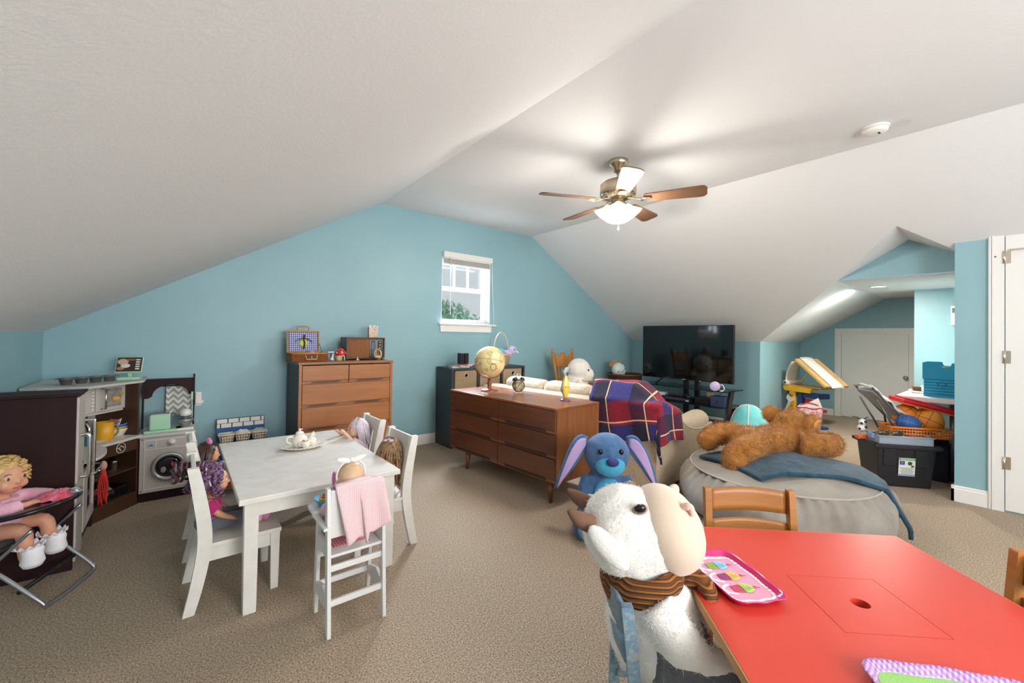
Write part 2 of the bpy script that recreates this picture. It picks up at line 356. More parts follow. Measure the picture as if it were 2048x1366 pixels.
# smoke detector, recessed lamp, thermostat
S = T('smoke_detector', 'round white smoke detector on the flat ceiling', 'smoke detector', (3.416, .623, 2.563))
G().lathe([(.072, 0), (.072, -.008), (.066, -.012)], n=32).o('base', WHITE, S); G().lathe([(.066, -.012), (.064, -.028), (.05, -.038), (.02, -.042), (0, -.042)], n=32).o('cover', WHITE, S)
g = G()
for i in range(5): g.box((-.012+.006*i, -.02, -.041), (.003, .012, .004))
g.o('grille', BLACK, S)
RL = T('recessed_light', 'round recessed downlight in the low alcove soffit', 'light', (5.95, 1.05, SF(5.95)))
G().lathe([(.085, 0), (.085, -.006), (.07, -.008), (.068, 0)], n=32).o('trim_ring', WHITE, RL)
k = N('recessed_lamp_glow'); k.b.inputs['Emission Color'].default_value = (1, .95, .85, 1); k.b.inputs['Emission Strength'].default_value = 2.2; G().lathe([(0, -.003), (.069, -.003)], n=32).o('lens', k.set(.5), RL)
light('recessed_lamp', 'AREA', (5.95, 1.05, SF(5.95)-.012), 30, (1, .93, .82), .13, None, (6.05, 1.02, 0))
TH = T('wall_control', 'white wall control box with grey display on the alcove wall', 'thermostat', (6.87, .55, 1.52))
G().span(-.025, 0, -.03, .03, -.11, .11).o('case', WHITE, TH, bev=.004); G().span(-.028, -.024, -.02, .02, .03, .085).o('display', mat((120, 128, 130), .2), TH)
PL = T('plug_in_monitor', 'white plug-in gadget on the teal wall beside the play kitchen arch', 'plug', (.125, 4.221, .655))
G().span(-.018, .022, -.005, 0, -.05, .06).o('wall_plate', WHITE, PL, bev=.002); G().span(-.02, .012, -.04, -.004, -.03, .05).o('body', WHITE, PL, bev=.006); G().span(.008, .034, -.03, -.004, -.03, -.002).o('adapter', WHITE, PL, bev=.004)

# ---------------- window blind ----------------
BL = T('window_blind', 'white horizontal blind drawn up at the top of the small window', 'blind', (2.67, 4.221, 2.17))
G().span(-.34, .34, -.05, .03, -.062, 0).o('valance', WHITE2, BL, bev=.004); G().span(-.325, .325, -.03, .025, -.075, -.055).o('headrail', WHITE2, BL)
for i in range(9): G().box((0, 0, -.08-.006*i), (.64, .045, .0028)).o('slat', mat((214, 212, 206), .4), BL)
G().span(-.32, .32, -.024, .024, -.145, -.132).o('bottom_rail', WHITE2, BL)
G().cyl((-.25, -.04, -.06), (-.245, -.045, -.72), .004).o('tilt_wand', WHITE, BL); G().tube(bez([(.335, -.045, -.06), (.345, -.048, -.4), (.37, -.05, -.78)], 6), .002, 6).o('cord', WHITE, BL)
G().tube(bez([(.37, -.05, -.78), (.375, -.012, -.9), (.372, -.012, -1.1)], 5), .002, 6).o('cord', WHITE, BL)
# garden beyond the window
TREE = T('garden_tree', 'leafy garden tree beyond the small window', 'tree', (5.2, 9.5, -3))
lm = mat((92, 128, 98), .7, 0, (6, (150, 168, 130))); g = G()
for i in range(1500):
    a, b_, r = random.uniform(0, 6.28), random.uniform(-1.2, 1.5), random.random()**.4
    p = V((1.5*r*math.cos(a)*math.cos(b_), 1.2*r*math.sin(a)*math.cos(b_), 4.0+1.1*r*math.sin(b_))); q = Euler((random.uniform(0, 6), random.uniform(0, 6), 0)).to_matrix()
    g.add([p+q @ V(c) for c in ((-.09, 0, 0), (0, -.04, .01), (.1, 0, 0), (0, .04, .01))], [(0, 1, 2, 3)])
lv = g.o('leaves', lm, TREE); lv['kind'] = 'stuff'
G().tube(bez([(0, 0, 0), (.1, 0, 2), (0, .1, 3.4), (.1, 0, 4.6)], 5), [.14]*8+[.1]*7+[.06], 8).o('trunk', mat((110, 92, 76), .9), TREE)
g = G()
for i in range(7):
    a = i*.9; g.tube(bez([(0, 0, 3.2), (.6*math.cos(a), .5*math.sin(a), 3.8), (1.2*math.cos(a), 1.0*math.sin(a), 4.3+.3*math.sin(i*2.1))], 4), [.05]*4+[.03]*4+[.015], 5)
g.o('branches', mat((110, 92, 76), .9), TREE)

# ---------------- corner play kitchen ----------------
ESP = wood((36, 16, 20), (50, 25, 27), .55, 'z', 6, .06, .2); GREY = mat((196, 190, 184), .42); LGREY = mat((214, 210, 205), .4)
K = T('play_kitchen', 'espresso brown corner play kitchen with grey fridge, sink, microwave and washer', 'toy kitchen', (-.2, 3.9, 0))
def P(name, par=K):
    o = bpy.data.objects.new(name, None); COL.objects.link(o); o.parent = par; o.location = (.2, -3.9, 0); return o
FZ = .87
fr = G(); fr.span(-.72, -.40, 3.0, 3.02, 0, FZ); fr.span(-.72, -.40, 3.60, 3.615, 0, .47); fr.span(-.72, -.70, 3.02, 3.19, 0, FZ); fr.span(-.72, -.70, 3.19, 3.6, 0, .70); fr.span(-.70, -.42, 3.02, 3.6, 0, .07); fr.span(-.70, -.42, 3.19, 3.205, .07, FZ); fr.span(-.70,-.42,3.205,3.6,.455,.47)
fridge = fr.o('fridge_oven_cabinet', ESP, K, bev=.003); fridge.location = (.2, -3.9, 0)
G().span(-.725, -.385, 2.985, 3.215, FZ, FZ+.014).o('fridge_top', ESP, fridge, bev=.003)
G().span(-.41, -.392, 3.022, 3.2, .42, FZ-.01).o('freezer_door', GREY, fridge, bev=.004); G().span(-.41, -.392, 3.022, 3.2, .03, .412).o('fridge_door', GREY, fridge, bev=.004)
G().tube(bez([(-.392, 3.06, .66), (-.36, 3.06, .66), (-.355, 3.06, .6), (-.355, 3.06, .5), (-.36, 3.06, .45), (-.392, 3.06, .45)], 5), .009, 10).o('handle', CHROME, fridge)
G().tube(bez([(-.392, 3.165, .72), (-.355, 3.165, .72), (-.35, 3.165, .7), (-.35, 3.165, .52), (-.35, 3.165, .5), (-.392, 3.165, .5)], 5), .007, 10).o('handle', CHROME, fridge)
G().prism(arc(-.39, 3.405, .065, .19, -90, 90, 16)+[(-.7, 3.595), (-.7, 3.215)], 'z', .475, .49).o('stove_counter', LGREY, fridge, bev=.003)
od = G(); od.span(-.41, -.392, 3.225, 3.34, .1, .42); od.span(-.41, -.392, 3.55, 3.59, .1, .42); od.span(-.41, -.392, 3.34, 3.55, .1, .16); od.span(-.41, -.392, 3.34, 3.55, .36, .42); od = od.o('oven_door', GREY, fridge, bev=.003)
G().span(-.404, -.4, 3.34, 3.55, .16, .36).o('oven_window', mat((26, 22, 26), .1), fridge); G().tube([(-.392, 3.33, .39), (-.36, 3.33, .39), (-.36, 3.57, .39), (-.392, 3.57, .39)], .006, 8).o('handle', CHROME, fridge)
for y in (3.36, 3.45, 3.54): G().lathe([(.02, 0), (.02, .006), (.014, .01), (.013, .022), (0, .023)], (-.40, y, .445), 14, (0, PI/2, 0)).o('knob', CHROME, fridge)
for y in (3.37, 3.5): G().lathe([(.045, 0), (.047, .004), (.04, .006), (0, .006)], (-.52, y, .49), 22).o('stove_ring', mat((60, 58, 58), .4), fridge)
# diagonal corner cabinet
dd = V((.203, .268, 0)).normalized(); nn = V((dd.y, -dd.x, 0)); c0 = V((-.413, 3.617, 0)); LN = .336
def dq(u, d, z): p = c0+dd*u-nn*d; return (p.x, p.y, z)
def dbox(g, u0, u1, d0, d1, z0, z1):
    return g.add([dq(u0, d0, z0), dq(u1, d0, z0), dq(u1, d1, z0), dq(u0, d1, z0), dq(u0, d0, z1), dq(u1, d0, z1), dq(u1, d1, z1), dq(u0, d1, z1)], [(0, 3, 2, 1), (4, 5, 6, 7), (0, 1, 5, 4), (1, 2, 6, 5), (2, 3, 7, 6), (3, 0, 4, 7)])
g = G(); dbox(g, 0, .014, 0, .3, 0, .465); dbox(g, 0, .014, .11, .3, .465, FZ-.01); dbox(g, LN-.014, LN, 0, .3, 0, FZ-.01); dbox(g, .014, LN-.014, .29, .3, 0, FZ-.01); dbox(g, .014, LN-.014, 0, .29, .08, .094); dbox(g, .014, LN-.014, .0, .014, 0, .08); dbox(g, .014, LN-.014, 0, .29, .255, .267); dbox(g, .014, LN-.014, 0, .014, .385, .465)
ck = g.o('corner_cabinet', wood((62, 38, 24), (84, 54, 34), .45, 'z', 6), K, bev=.002); ck.location = (.2, -3.9, 0)
g = G(); dbox(g, -.02, LN+.005, -.025, .1, .465, .482); dbox(g, -.02, .06, .1, .3, .465, .482); dbox(g, .25, LN+.005, .1, .3, .465, .482); dbox(g, .06, .25, .22, .3, .465, .482); g.o('sink_counter', LGREY, ck, bev=.003)
SK = mat((190, 184, 176), .35); bc = c0+dd*.155-nn*.16
G().lathe([(.1, .484), (.094, .478), (.085, .44), (.06, .425), (0, .424)], (bc.x, bc.y, 0), 28).o('sink_basin', SK, ck, solid=.004)
fc = c0+dd*.12-nn*.235; f2 = fc+nn*.1
G().tube(bez([(fc.x, fc.y, .48), (fc.x, fc.y, .58), ((fc.x+f2.x)/2, (fc.y+f2.y)/2, .625), (f2.x, f2.y, .57), (f2.x, f2.y, .53)], 7), .012, 12).o('faucet', CHROME, ck)
for s_ in (-.035, .035):
    p = fc+dd*s_; G().tube([(p.x, p.y, .482), (p.x, p.y, .51), (p.x+nn.x*.03, p.y+nn.y*.03, .515)], .007, 8).o('tap', CHROME, ck)
g = G(); dbox(g, .0, LN, .285, .291, .48, .66); g.o('backsplash', mat((205, 199, 193), .4), ck)
g = G(); dbox(g, -.03, LN, .1, .3, .655, .668); dbox(g, 0, LN, .102, .11, .668, .84); g.o('microwave_cabinet', mat((205, 198, 192), .4), ck, bev=.002)
g = G(); dbox(g, .115, LN-.008, .088, .1, .672, .832); mdoor = g.o('microwave_door', GREY, ck, bev=.003)
g = G(); dbox(g, .185, LN-.045, .084, .089, .695, .815); g.o('microwave_window', mat((120, 118, 124), .12, 0, (30, (168, 158, 150))), ck, bev=.004)
p1, p2 = dq(.24, .083, .745), dq(.285, .083, .775)
G().ell(p1, (.028, .01, .018)).o('printed_pasta', mat((226, 160, 62), .5), ck); G().ell(p2, (.014, .006, .016)).o('printed_herb', mat((150, 160, 60), .5), ck)
pa, pb = dq(.152, .06, .69), dq(.152, .06, .82)
G().tube([dq(.152, .088, .69), pa, pb, dq(.152, .088, .82)], .006, 8).o('handle', CHROME, ck)
g = G(); dbox(g, .01, .108, .088, .1, .672, .832); g.o('control_panel', GREY, ck, bev=.003)
for i in range(6):
    g = G(); dbox(g, .085, .1, .084, .089, .69+.022*i, .70+.022*i); g.o('button', WHITE, ck)
g = G(); g.prism([(-.645, 3.62), (-.42, 3.58), (-.19, 3.865), (-.185, 4.2), (-.72, 4.2), (-.72, 3.65)], 'z', .845, .86); g.o('top_shelf', mat((198, 194, 190), .45), ck, bev=.003)
em = dq(.2, -.002, .425); eo = G().tube([(.032*math.cos(a*PI/12), 0, .032*math.sin(a*PI/12)) for a in range(24)], .002, 6, closed=True)
for i, (a_, b_) in enumerate(((-.02, .002), (-.006, .012), (.008, .004), (-.012, -.012))): eo.box((a_+.006, 0, b_), (.018, .003, .005), (0, .3*i, 0))
EMo = eo.o('round_emblem', WHITE, ck); EMo.location = em; EMo.rotation_euler = (0, 0, math.atan2(dd.y, dd.x))
for i, (u, z) in enumerate(((.2, .6), (.245, .598))):
    g = G()
    if i == 0: g.tube([(.02*math.cos(a*PI/8), 0, .02*math.sin(a*PI/8)) for a in range(16)], .004, 6, closed=True); [g.ell((.009*math.cos(a), 0, .009*math.sin(a)), .004, n=8) for a in range(0, 6)]
    else: g.box((0, 0, .018), (.04, .003, .004)).box((0, 0, -.018), (.04, .003, .004)).box((-.018, 0, 0), (.004, .003, .036)).box((.018, 0, 0), (.004, .003, .036)).box((0, 0, .008), (.03, .003, .006))
    e = g.o('printed_utensil', mat((52, 50, 52), .5), ck); e.location = dq(u, .283, z); e.rotation_euler = (0, 0, math.atan2(dd.y, dd.x))
# washer cabinet with arch
g = G(); g.span(-.21, -.198, 3.9, 4.2, 0, .45); g.span(.085, .1, 3.885, 4.2, 0, .455); g.span(-.198, .085, 4.18, 4.2, 0, .45); g.span(-.198, .085, 3.9, 3.92, 0, .07)
g.prism([(.1, .455), (.1, .875), (.088, .875), (.088, .455)], 'y', 4.09, 4.115); g.span(-.21, -.198, 4.09, 4.115, .48, .845)
arch_pts = [(-.2, .845), (.09, .845), (.09, .72)]+[(x, z) for x, z in arc(-.045, .715, .108, .085, 0, 180, 16)]+[(-.175, .70), (-.2, .70)]
g.prism(arch_pts, 'y', 4.1, 4.112)
wc = g.o('washer_cabinet', ESP, K, bev=.002); wc.location = (.2, -3.9, 0)
G().span(-.215, .105, 3.865, 4.2, .455, .475).o('washer_counter', mat((206, 202, 196), .4), wc, bev=.003)
wd = G().span(-.205, .085, 3.882, 3.9, .065, .452).o('washer_front', GREY, wc, bev=.003)
def wline(g, x0, x1, z0, z1): g.span(min(x0, x1), max(x0, x1), 3.879, 3.883, min(z0, z1), max(z0, z1))
g = G(); wline(g, -.18, -.176, .09, .43); wline(g, .07, .074, .09, .43); wline(g, -.18, .074, .43, .434); wline(g, -.18, .074, .365, .369); wline(g, -.12, -.116, .367, .43); wline(g, -.18, .074, .088, .092); g.o('white_outline', WHITE, wc)
G().lathe([(.1, 0), (.1, .012), (.088, .022), (.076, .014), (.074, .006)], (-.045, 3.882, .235), 36, (PI/2, 0, 0)).o('porthole_ring', mat((182, 180, 180), .25, .5), wc)
G().lathe([(0, .008), (.05, .01), (.075, .006)], (-.045, 3.882, .235), 30, (PI/2, 0, 0)).o('porthole_glass', mat((38, 34, 42), .08), wc)
G().ell((-.025, 3.872, .25), (.008, .004, .016)).o('printed_sock', mat((205, 88, 52), .5), wc); G().ell((-.075, 3.873, .215), (.016, .004, .022)).o('printed_cloth', mat((150, 146, 150), .5), wc)
G().lathe([(.024, 0), (.024, .006), (.016, .009), (.015, .016), (0, .017)], (-.03, 3.88, .405), 20, (PI/2, 0, 0)).o('dial', WHITE, wc)
G().prism([(-.165, .392), (-.13, .392), (-.14, .405), (-.15, .4)], 'y', 3.877, 3.881).o('printed_wave', mat((70, 140, 185), .5), wc)
for z in (.44, .08):
    G().ell((-.192, 3.881, z), .004, n=8).o('screw', DARKMETAL, wc)

# things on and in the play kitchen
MP = T('muffin_pan', 'grey metal toy muffin pan with four cups on the play kitchen shelf', 'muffin pan', (-.46, 3.84, .86), .62)
G().span(-.15, .15, -.04, .04, .034, .038).o('plate', mat((120, 120, 122), .4, .6), MP, bev=.002)
for i in range(4): G().lathe([(.022, 0), (.024, .002), (.034, .038), (.04, .04)], (-.112+.075*i, 0, 0), 18).o('cup', mat((122, 122, 124), .4, .6), MP)
TB_ = T('toy_register', 'mint toy tablet stand showing a brown menu card', 'toy', (-.27, 3.95, .86), -.15)
MINT = mat((172, 216, 186), .4)
G().span(-.06, .06, -.045, .045, 0, .022).o('base', MINT, TB_, bev=.006); G().cyl((0, 0, .02), (0, .0, .06), .014).o('neck', MINT, TB_)
sc_ = G().box((0, 0, 0), (.145, .012, .12)).o('screen_frame', MINT, TB_, bev=.008); place(sc_, (0, -.005, .105), (-.45, 0, 0))
mo = G().box((0, -.0075, 0), (.132, .002, .106)).o('menu_card', mat((60, 48, 42), .5), sc_, bev=.004)
for i in range(5): G().box((.045, -.009, .034-.017*i), (.022, .0015, .009)).o('printed_price', WHITE, sc_)
for i, (c, x, z, rx, rz_) in enumerate((((205, 170, 150), -.035, .02, .03, .022), ((226, 214, 205), -.02, -.01, .026, .016), ((190, 120, 96), -.045, -.03, .02, .012), ((150, 96, 60), .005, .034, .034, .006))): G().ell((x, -.009, z), (rx, .0015, rz_)).o('printed_food', mat(c, .5), sc_)
def cup(name, label, c, loc, r, h, m, handle=True, group=None):
    t = T(name, label, 'cup', loc, 0, group); G().lathe([(r*.9, 0), (r, .004), (r, h), (r*.92, h), (r*.9, .01), (0, .008)], n=22).o('cup_body', m, t)
    if handle: G().tube([(r*.95+.022*math.sin(q*PI/6), 0, h*.5+h*.33*math.cos(q*PI/6)) for q in range(7)], .005, 8).o('handle', handle if not isinstance(handle, bool) else m, t)
    return t
pm = c0+dd*.19-nn*.1
cup('mug', 'large yellow mug standing at the play sink', 0, (pm.x, pm.y, .482), .048, .115, mat((230, 168, 40), .4), mat((120, 130, 60), .5))
pm = c0+dd*.035-nn*.045; cup('beaker', 'small blue beaker on the play counter behind the fridge handle', 0, (pm.x, pm.y, .482), .022, .06, mat((60, 150, 180), .4), False)
def bowl(name, label, loc, r, h, c, rot=(0, 0, 0)):
    o = G().lathe([(r*.6, 0), (r*.66, .003), (r*.95, h*.8), (r, h), (r*.94, h), (r*.6, .008), (0, .007)], n=26).o(name, mat(c, .35)); place(o, loc, rot); return tag(o, label, 'bowl')
pm = c0+dd*.3-nn*.13
bowl('toy_bowl', 'cream toy bowl at the bottom of the stack beside the yellow mug', (pm.x, pm.y, .482), .07, .05, (232, 226, 212)); bowl('toy_bowl', 'yellow rimmed toy bowl in the middle of the stacked bowls', (pm.x, pm.y, .512), .069, .034, (222, 172, 92))
bowl('toy_bowl', 'blue toy bowl tilted on top of the stacked bowls', (pm.x+.012, pm.y, .530), .064, .03, (58, 132, 200), (0, -.16, 0))
tp = T('toy_food_carton', 'small printed toy food carton lying in the bowl stack', 'carton', (pm.x-.01, pm.y+.01, .555), .5)
G().box((0, 0, .012), (.05, .03, .045), (.5, .2, 0)).o('box', mat((190, 130, 90), .5, 0, (60, (120, 90, 150))), tp, bev=.002); G().box((.035, 0, .02), (.03, .04, .05), (.3, .4, .2)).o('flap', WHITE, tp)
# toaster, mixer, towel
TO = T('toy_toaster', 'mint green toy toaster on the washer counter', 'toaster', (-.1, 3.98, .475), .05)
G().span(-.062, .058, -.035, .035, .012, .125).o('body', MINT, TO, bev=.01); G().prism(arc(.05, 0, .1, .06, -90, 90, 10)+[(-.09, .06), (-.09, -.06)], 'z', 0, .014).o('base_plate', MINT, TO, bev=.003)
G().span(-.055, .05, -.02, .02, .124, .13).o('slot_plate', mat((120, 116, 112), .4), TO); G().tube(bez([(-.06, -.01, .12), (-.078, -.01, .115), (-.078, -.01, .08)], 5), .004, 6).o('lever', mat((110, 110, 110), .4), TO)
MX = T('toy_mixer', 'white and grey toy stand mixer at the end of the washer counter', 'mixer', (.045, 4.0, .475), 0)
G().lathe([(.026, 0), (.03, .006), (.044, .04), (.05, .062), (.047, .064), (.026, .012), (0, .012)], (0, -.015, .012), 22).o('bowl', mat((150, 150, 152), .35, .4), MX); G().prism([(-.05, -.07), (.05, -.07), (.055, .05), (-.055, .05)], 'z', 0, .014).o('base', WHITE, MX, bev=.004)
G().tube(bez([(0, .04, .01), (0, .045, .07), (0, .03, .11)], 5), .02, 10).o('stand', mat((150, 150, 152), .4), MX); G().ell((0, -.015, .118), (.04, .05, .034)).o('head', WHITE, MX); G().lathe([(.036, 0), (.036, .006)], (0, -.02, .092), 18).o('trim_band', mat((70, 68, 70), .4), MX)
G().tube(bez([(.05, -.01, .05), (.075, -.01, .05), (.07, -.01, .02)], 4), .004, 6).o('bowl_handle', mat((190, 190, 192), .3, .3), MX)
k = N('chevron_cloth'); v = k.co((1/.06, 1, 1/.045)); x = k.xyz(v); tri = k.math('ABSOLUTE', k.math('SUBTRACT', k.math('FRACT', x[0]), .5)); f = k.math('GREATER_THAN', k.math('FRACT', k.math('ADD', x[2], k.math('MULTIPLY', tri, 1.5))), .5)
k.base(k.mix(f, (232, 230, 224), (164, 166, 160))); CHEV = k.set(.9)
G().grid(lambda u, v_: (-.075+.15*u, 4.16+.006*math.sin(u*9)+.01*v_, .55+.235*v_), 16, 6).o('chevron_towel', CHEV, solid=.003)
tag(bpy.data.objects['chevron_towel'], 'grey and white chevron towel hanging behind the arch', 'towel')
tag(G().tube([(-.2, 4.16, .785), (.09, 4.16, .785)], .005, 8).o('towel_rod', ESP), 'thin dark rod holding the chevron towel behind the arch', 'rod')
ct = T('cord_coil', 'pale mint cord hanging down the arch post', 'cord', (.083, 4.06, .48)); G().tube(bez([(0, 0, .25), (0, .01, .2), (.004, 0, .1), (0, 0, .02), (.012, -.02, .0)], 6), .004, 6).o('cord_line', MINT, ct); G().span(-.006, .006, -.004, .008, .2, .26).o('cord_tag', MINT, ct)
STEEL = mat((196, 194, 190), .16, 1)
def pot(label, loc, r, h, rz, lid=True):
    t = T('toy_pot', label, 'pot', loc, rz, 'steel toy pots on the play kitchen shelf'); G().lathe([(r*.95, 0), (r, .004), (r, h), (r*1.06, h+.002), (r*.94, h), (r*.92, .006), (0, .005)], n=24).o('pan', STEEL, t)
    if lid: G().lathe([(r*1.04, h+.003), (r*.8, h+.012), (.01, h+.018), (.008, h+.028), (0, h+.03)], n=24).o('lid', STEEL, t)
    G().tube([(r, 0, h*.8), (r+.03, 0, h*.95), (r+.075, 0, h)], .005, 8).o('handle', DARKMETAL, t); return t
a1 = c0+dd*.11-nn*.08; pot('wide steel toy pan with lid on the play kitchen shelf', (a1.x, a1.y, .267), .05, .035, 2.6); a1 = c0+dd*.26-nn*.1; pot('tall small steel toy pot on the play kitchen shelf', (a1.x, a1.y, .267), .03, .045, 2.9); a1 = c0+dd*.19-nn*.17; pot('flat steel toy frying pan at the back of the play shelf', (a1.x, a1.y, .267), .055, .02, 2.2, False)
LB = T('laundry_basket', 'black slotted toy basket on the lowest play kitchen shelf', 'basket', tuple(dq(.165, .11, .094)), math.atan2(dd.y, dd.x))
g = G(); g.span(-.135, .135, -.085, .085, 0, .006)
for s_ in (-1, 1):
    g.span(-.135, .135, s_*.085-.003, s_*.085+.003, .058, .066); g.span(s_*.135-.003, s_*.135+.003, -.085, .085, .058, .066)
    for i in range(16): g.span(-.13+.0172*i-.003, -.13+.0172*i+.003, s_*.085-.002, s_*.085+.002, 0, .06)
    for i in range(10): g.span(s_*.135-.002, s_*.135+.002, -.08+.0178*i-.003, -.08+.0178*i+.003, 0, .06)
g.o('slotted_body', mat((20, 16, 22), .4), LB)
def heap(name, label, loc, r, c, var=None, par=None, seed=0, cat='clothes'):
    rd = random.Random(seed)
    g = G().grid(lambda u, v_: (r[0]*(1-v_)*math.cos(2*PI*u)*(1+.12*math.sin(5*u*6.28+seed)), r[1]*(1-v_)*math.sin(2*PI*u)*(1+.1*math.cos(4*u*6.28+seed)), r[2]*(1-(1-v_)**2)+.006*math.sin(17*u*6.28+v_*9)), 28, 8)
    o = g.o(name, cloth(c, .95, var)); place(o, loc); tag(o, label, cat); return o
pm = V(dq(.14, .12, .11)); heap('doll_clothes', 'crumpled pink doll clothes in the black basket', pm, (.07, .06, .05), (196, 60, 104), (40, (150, 40, 80)), seed=1)
pm = V(dq(.22, .13, .11)); heap('doll_clothes', 'crumpled grey doll clothes in the black basket', pm, (.06, .055, .055), (168, 160, 160), seed=3)
RM = T('mesh_bag', 'red toy mesh bag hanging from the oven handle', 'bag', (-.352, 3.57, .37)); g = G()
for i in range(14):
    a = i*.45; g.tube(bez([(0, 0, 0), (.012*math.cos(a), .012*math.sin(a), -.05), (.022*math.cos(a+.6), .018*math.sin(a+.6), -.12), (.018*math.cos(a+1), .018*math.sin(a+1), -.2-.02*(i % 3))], 4), .0035, 5)
g.o('mesh', mat((205, 44, 36), .6), RM); G().ell((0, 0, .0), (.018, .016, .03)).o('knot', mat((196, 160, 150), .6), RM)
# ---------------- white play table and its chairs ----------------
WP_ = mat((232, 228, 222), .45, 0, (14, (224, 219, 210)))
TBL = T('play_table', 'white wooden children\'s table with a tea set on it', 'table', (.56, 2.63, 0))
G().span(-.355, .355, -.57, .57, .475, .5).o('tabletop', WP_, TBL, bev=.004)
g = G(); g.span(-.30, .30, -.525, -.505, .405, .475); g.span(-.30, .30, .505, .525, .405, .475); g.span(-.32, -.30, -.5, .5, .405, .475); g.span(.30, .32, -.5, .5, .405, .475); g.o('apron', WP_, TBL, bev=.002)
for x in (-.305, .305):
    for y in (-.52, .52): G().box((x, y, .2375), (.055, .055, .475), taper=(.9, .9)).o('leg', WP_, TBL, bev=.003)
def kid_chair(label, loc, rz, m):
    c = T('childs_chair', label, 'chair', loc, rz, 'white chairs around the play table')
    G().span(-.15, .16, -.165, .165, .265, .285).o('seat', m, c, bev=.004)
    g = G(); g.span(-.12, .13, -.15, -.135, .205, .265); g.span(-.12, .13, .135, .15, .205, .265); g.span(.125, .14, -.14, .14, .205, .265); g.o('apron', m, c)
    for s in (-1, 1):
        G().box((.135, s*.145, .133), (.04, .028, .265), taper=(.8, .9)).o('leg', m, c, bev=.003)
        path = [(-.185, 0), (-.158, .12), (-.135, .27), (-.138, .38), (-.16, .52), (-.18, .62)]
        cv = bez([(x, 0, z) for x, z in path], 5); wd_ = [.02+.006*math.sin(PI*i/(len(cv)-1)) for i in range(len(cv))]
        out = [(p.x-w_, p.z) for p, w_ in zip(cv, wd_)]+[(p.x+w_, p.z) for p, w_ in list(zip(cv, wd_))[::-1]]
        G().prism(out, 'y', s*.155-.014, s*.155+.014).o('back_leg', m, c, bev=.003)
    G().box((-.172, 0, .575), (.018, .29, .08), (0, -.13, 0)).o('top_rail', m, c, bev=.003); G().box((-.139, 0, .36), (.016, .29, .035), (0, -.06, 0)).o('lower_rail', m, c, bev=.003)
    for y in (-.08, 0, .08): G().box((-.153, y, .46), (.012, .045, .19), (0, -.16, 0)).o('back_slat', m, c, bev=.002)
    return c
ch = kid_chair('white wooden chair holding the curly purple haired doll', (.235, 2.385, 0), 0, WP_)
c2 = copy_tree(ch); c2.location = (.235, 2.92, 0); c2['label'] = 'white wooden chair holding the dark haired doll'
c3 = copy_tree(ch); c3.location = (.915, 2.93, 0); c3.rotation_euler = (0, 0, PI); c3['label'] = 'white wooden chair holding the white haired doll near the tall chest'
c4 = copy_tree(ch); c4.location = (.89, 2.39, 0); c4.rotation_euler = (0, 0, PI+.02); c4['label'] = 'white wooden chair with long blonde doll hair over its back'

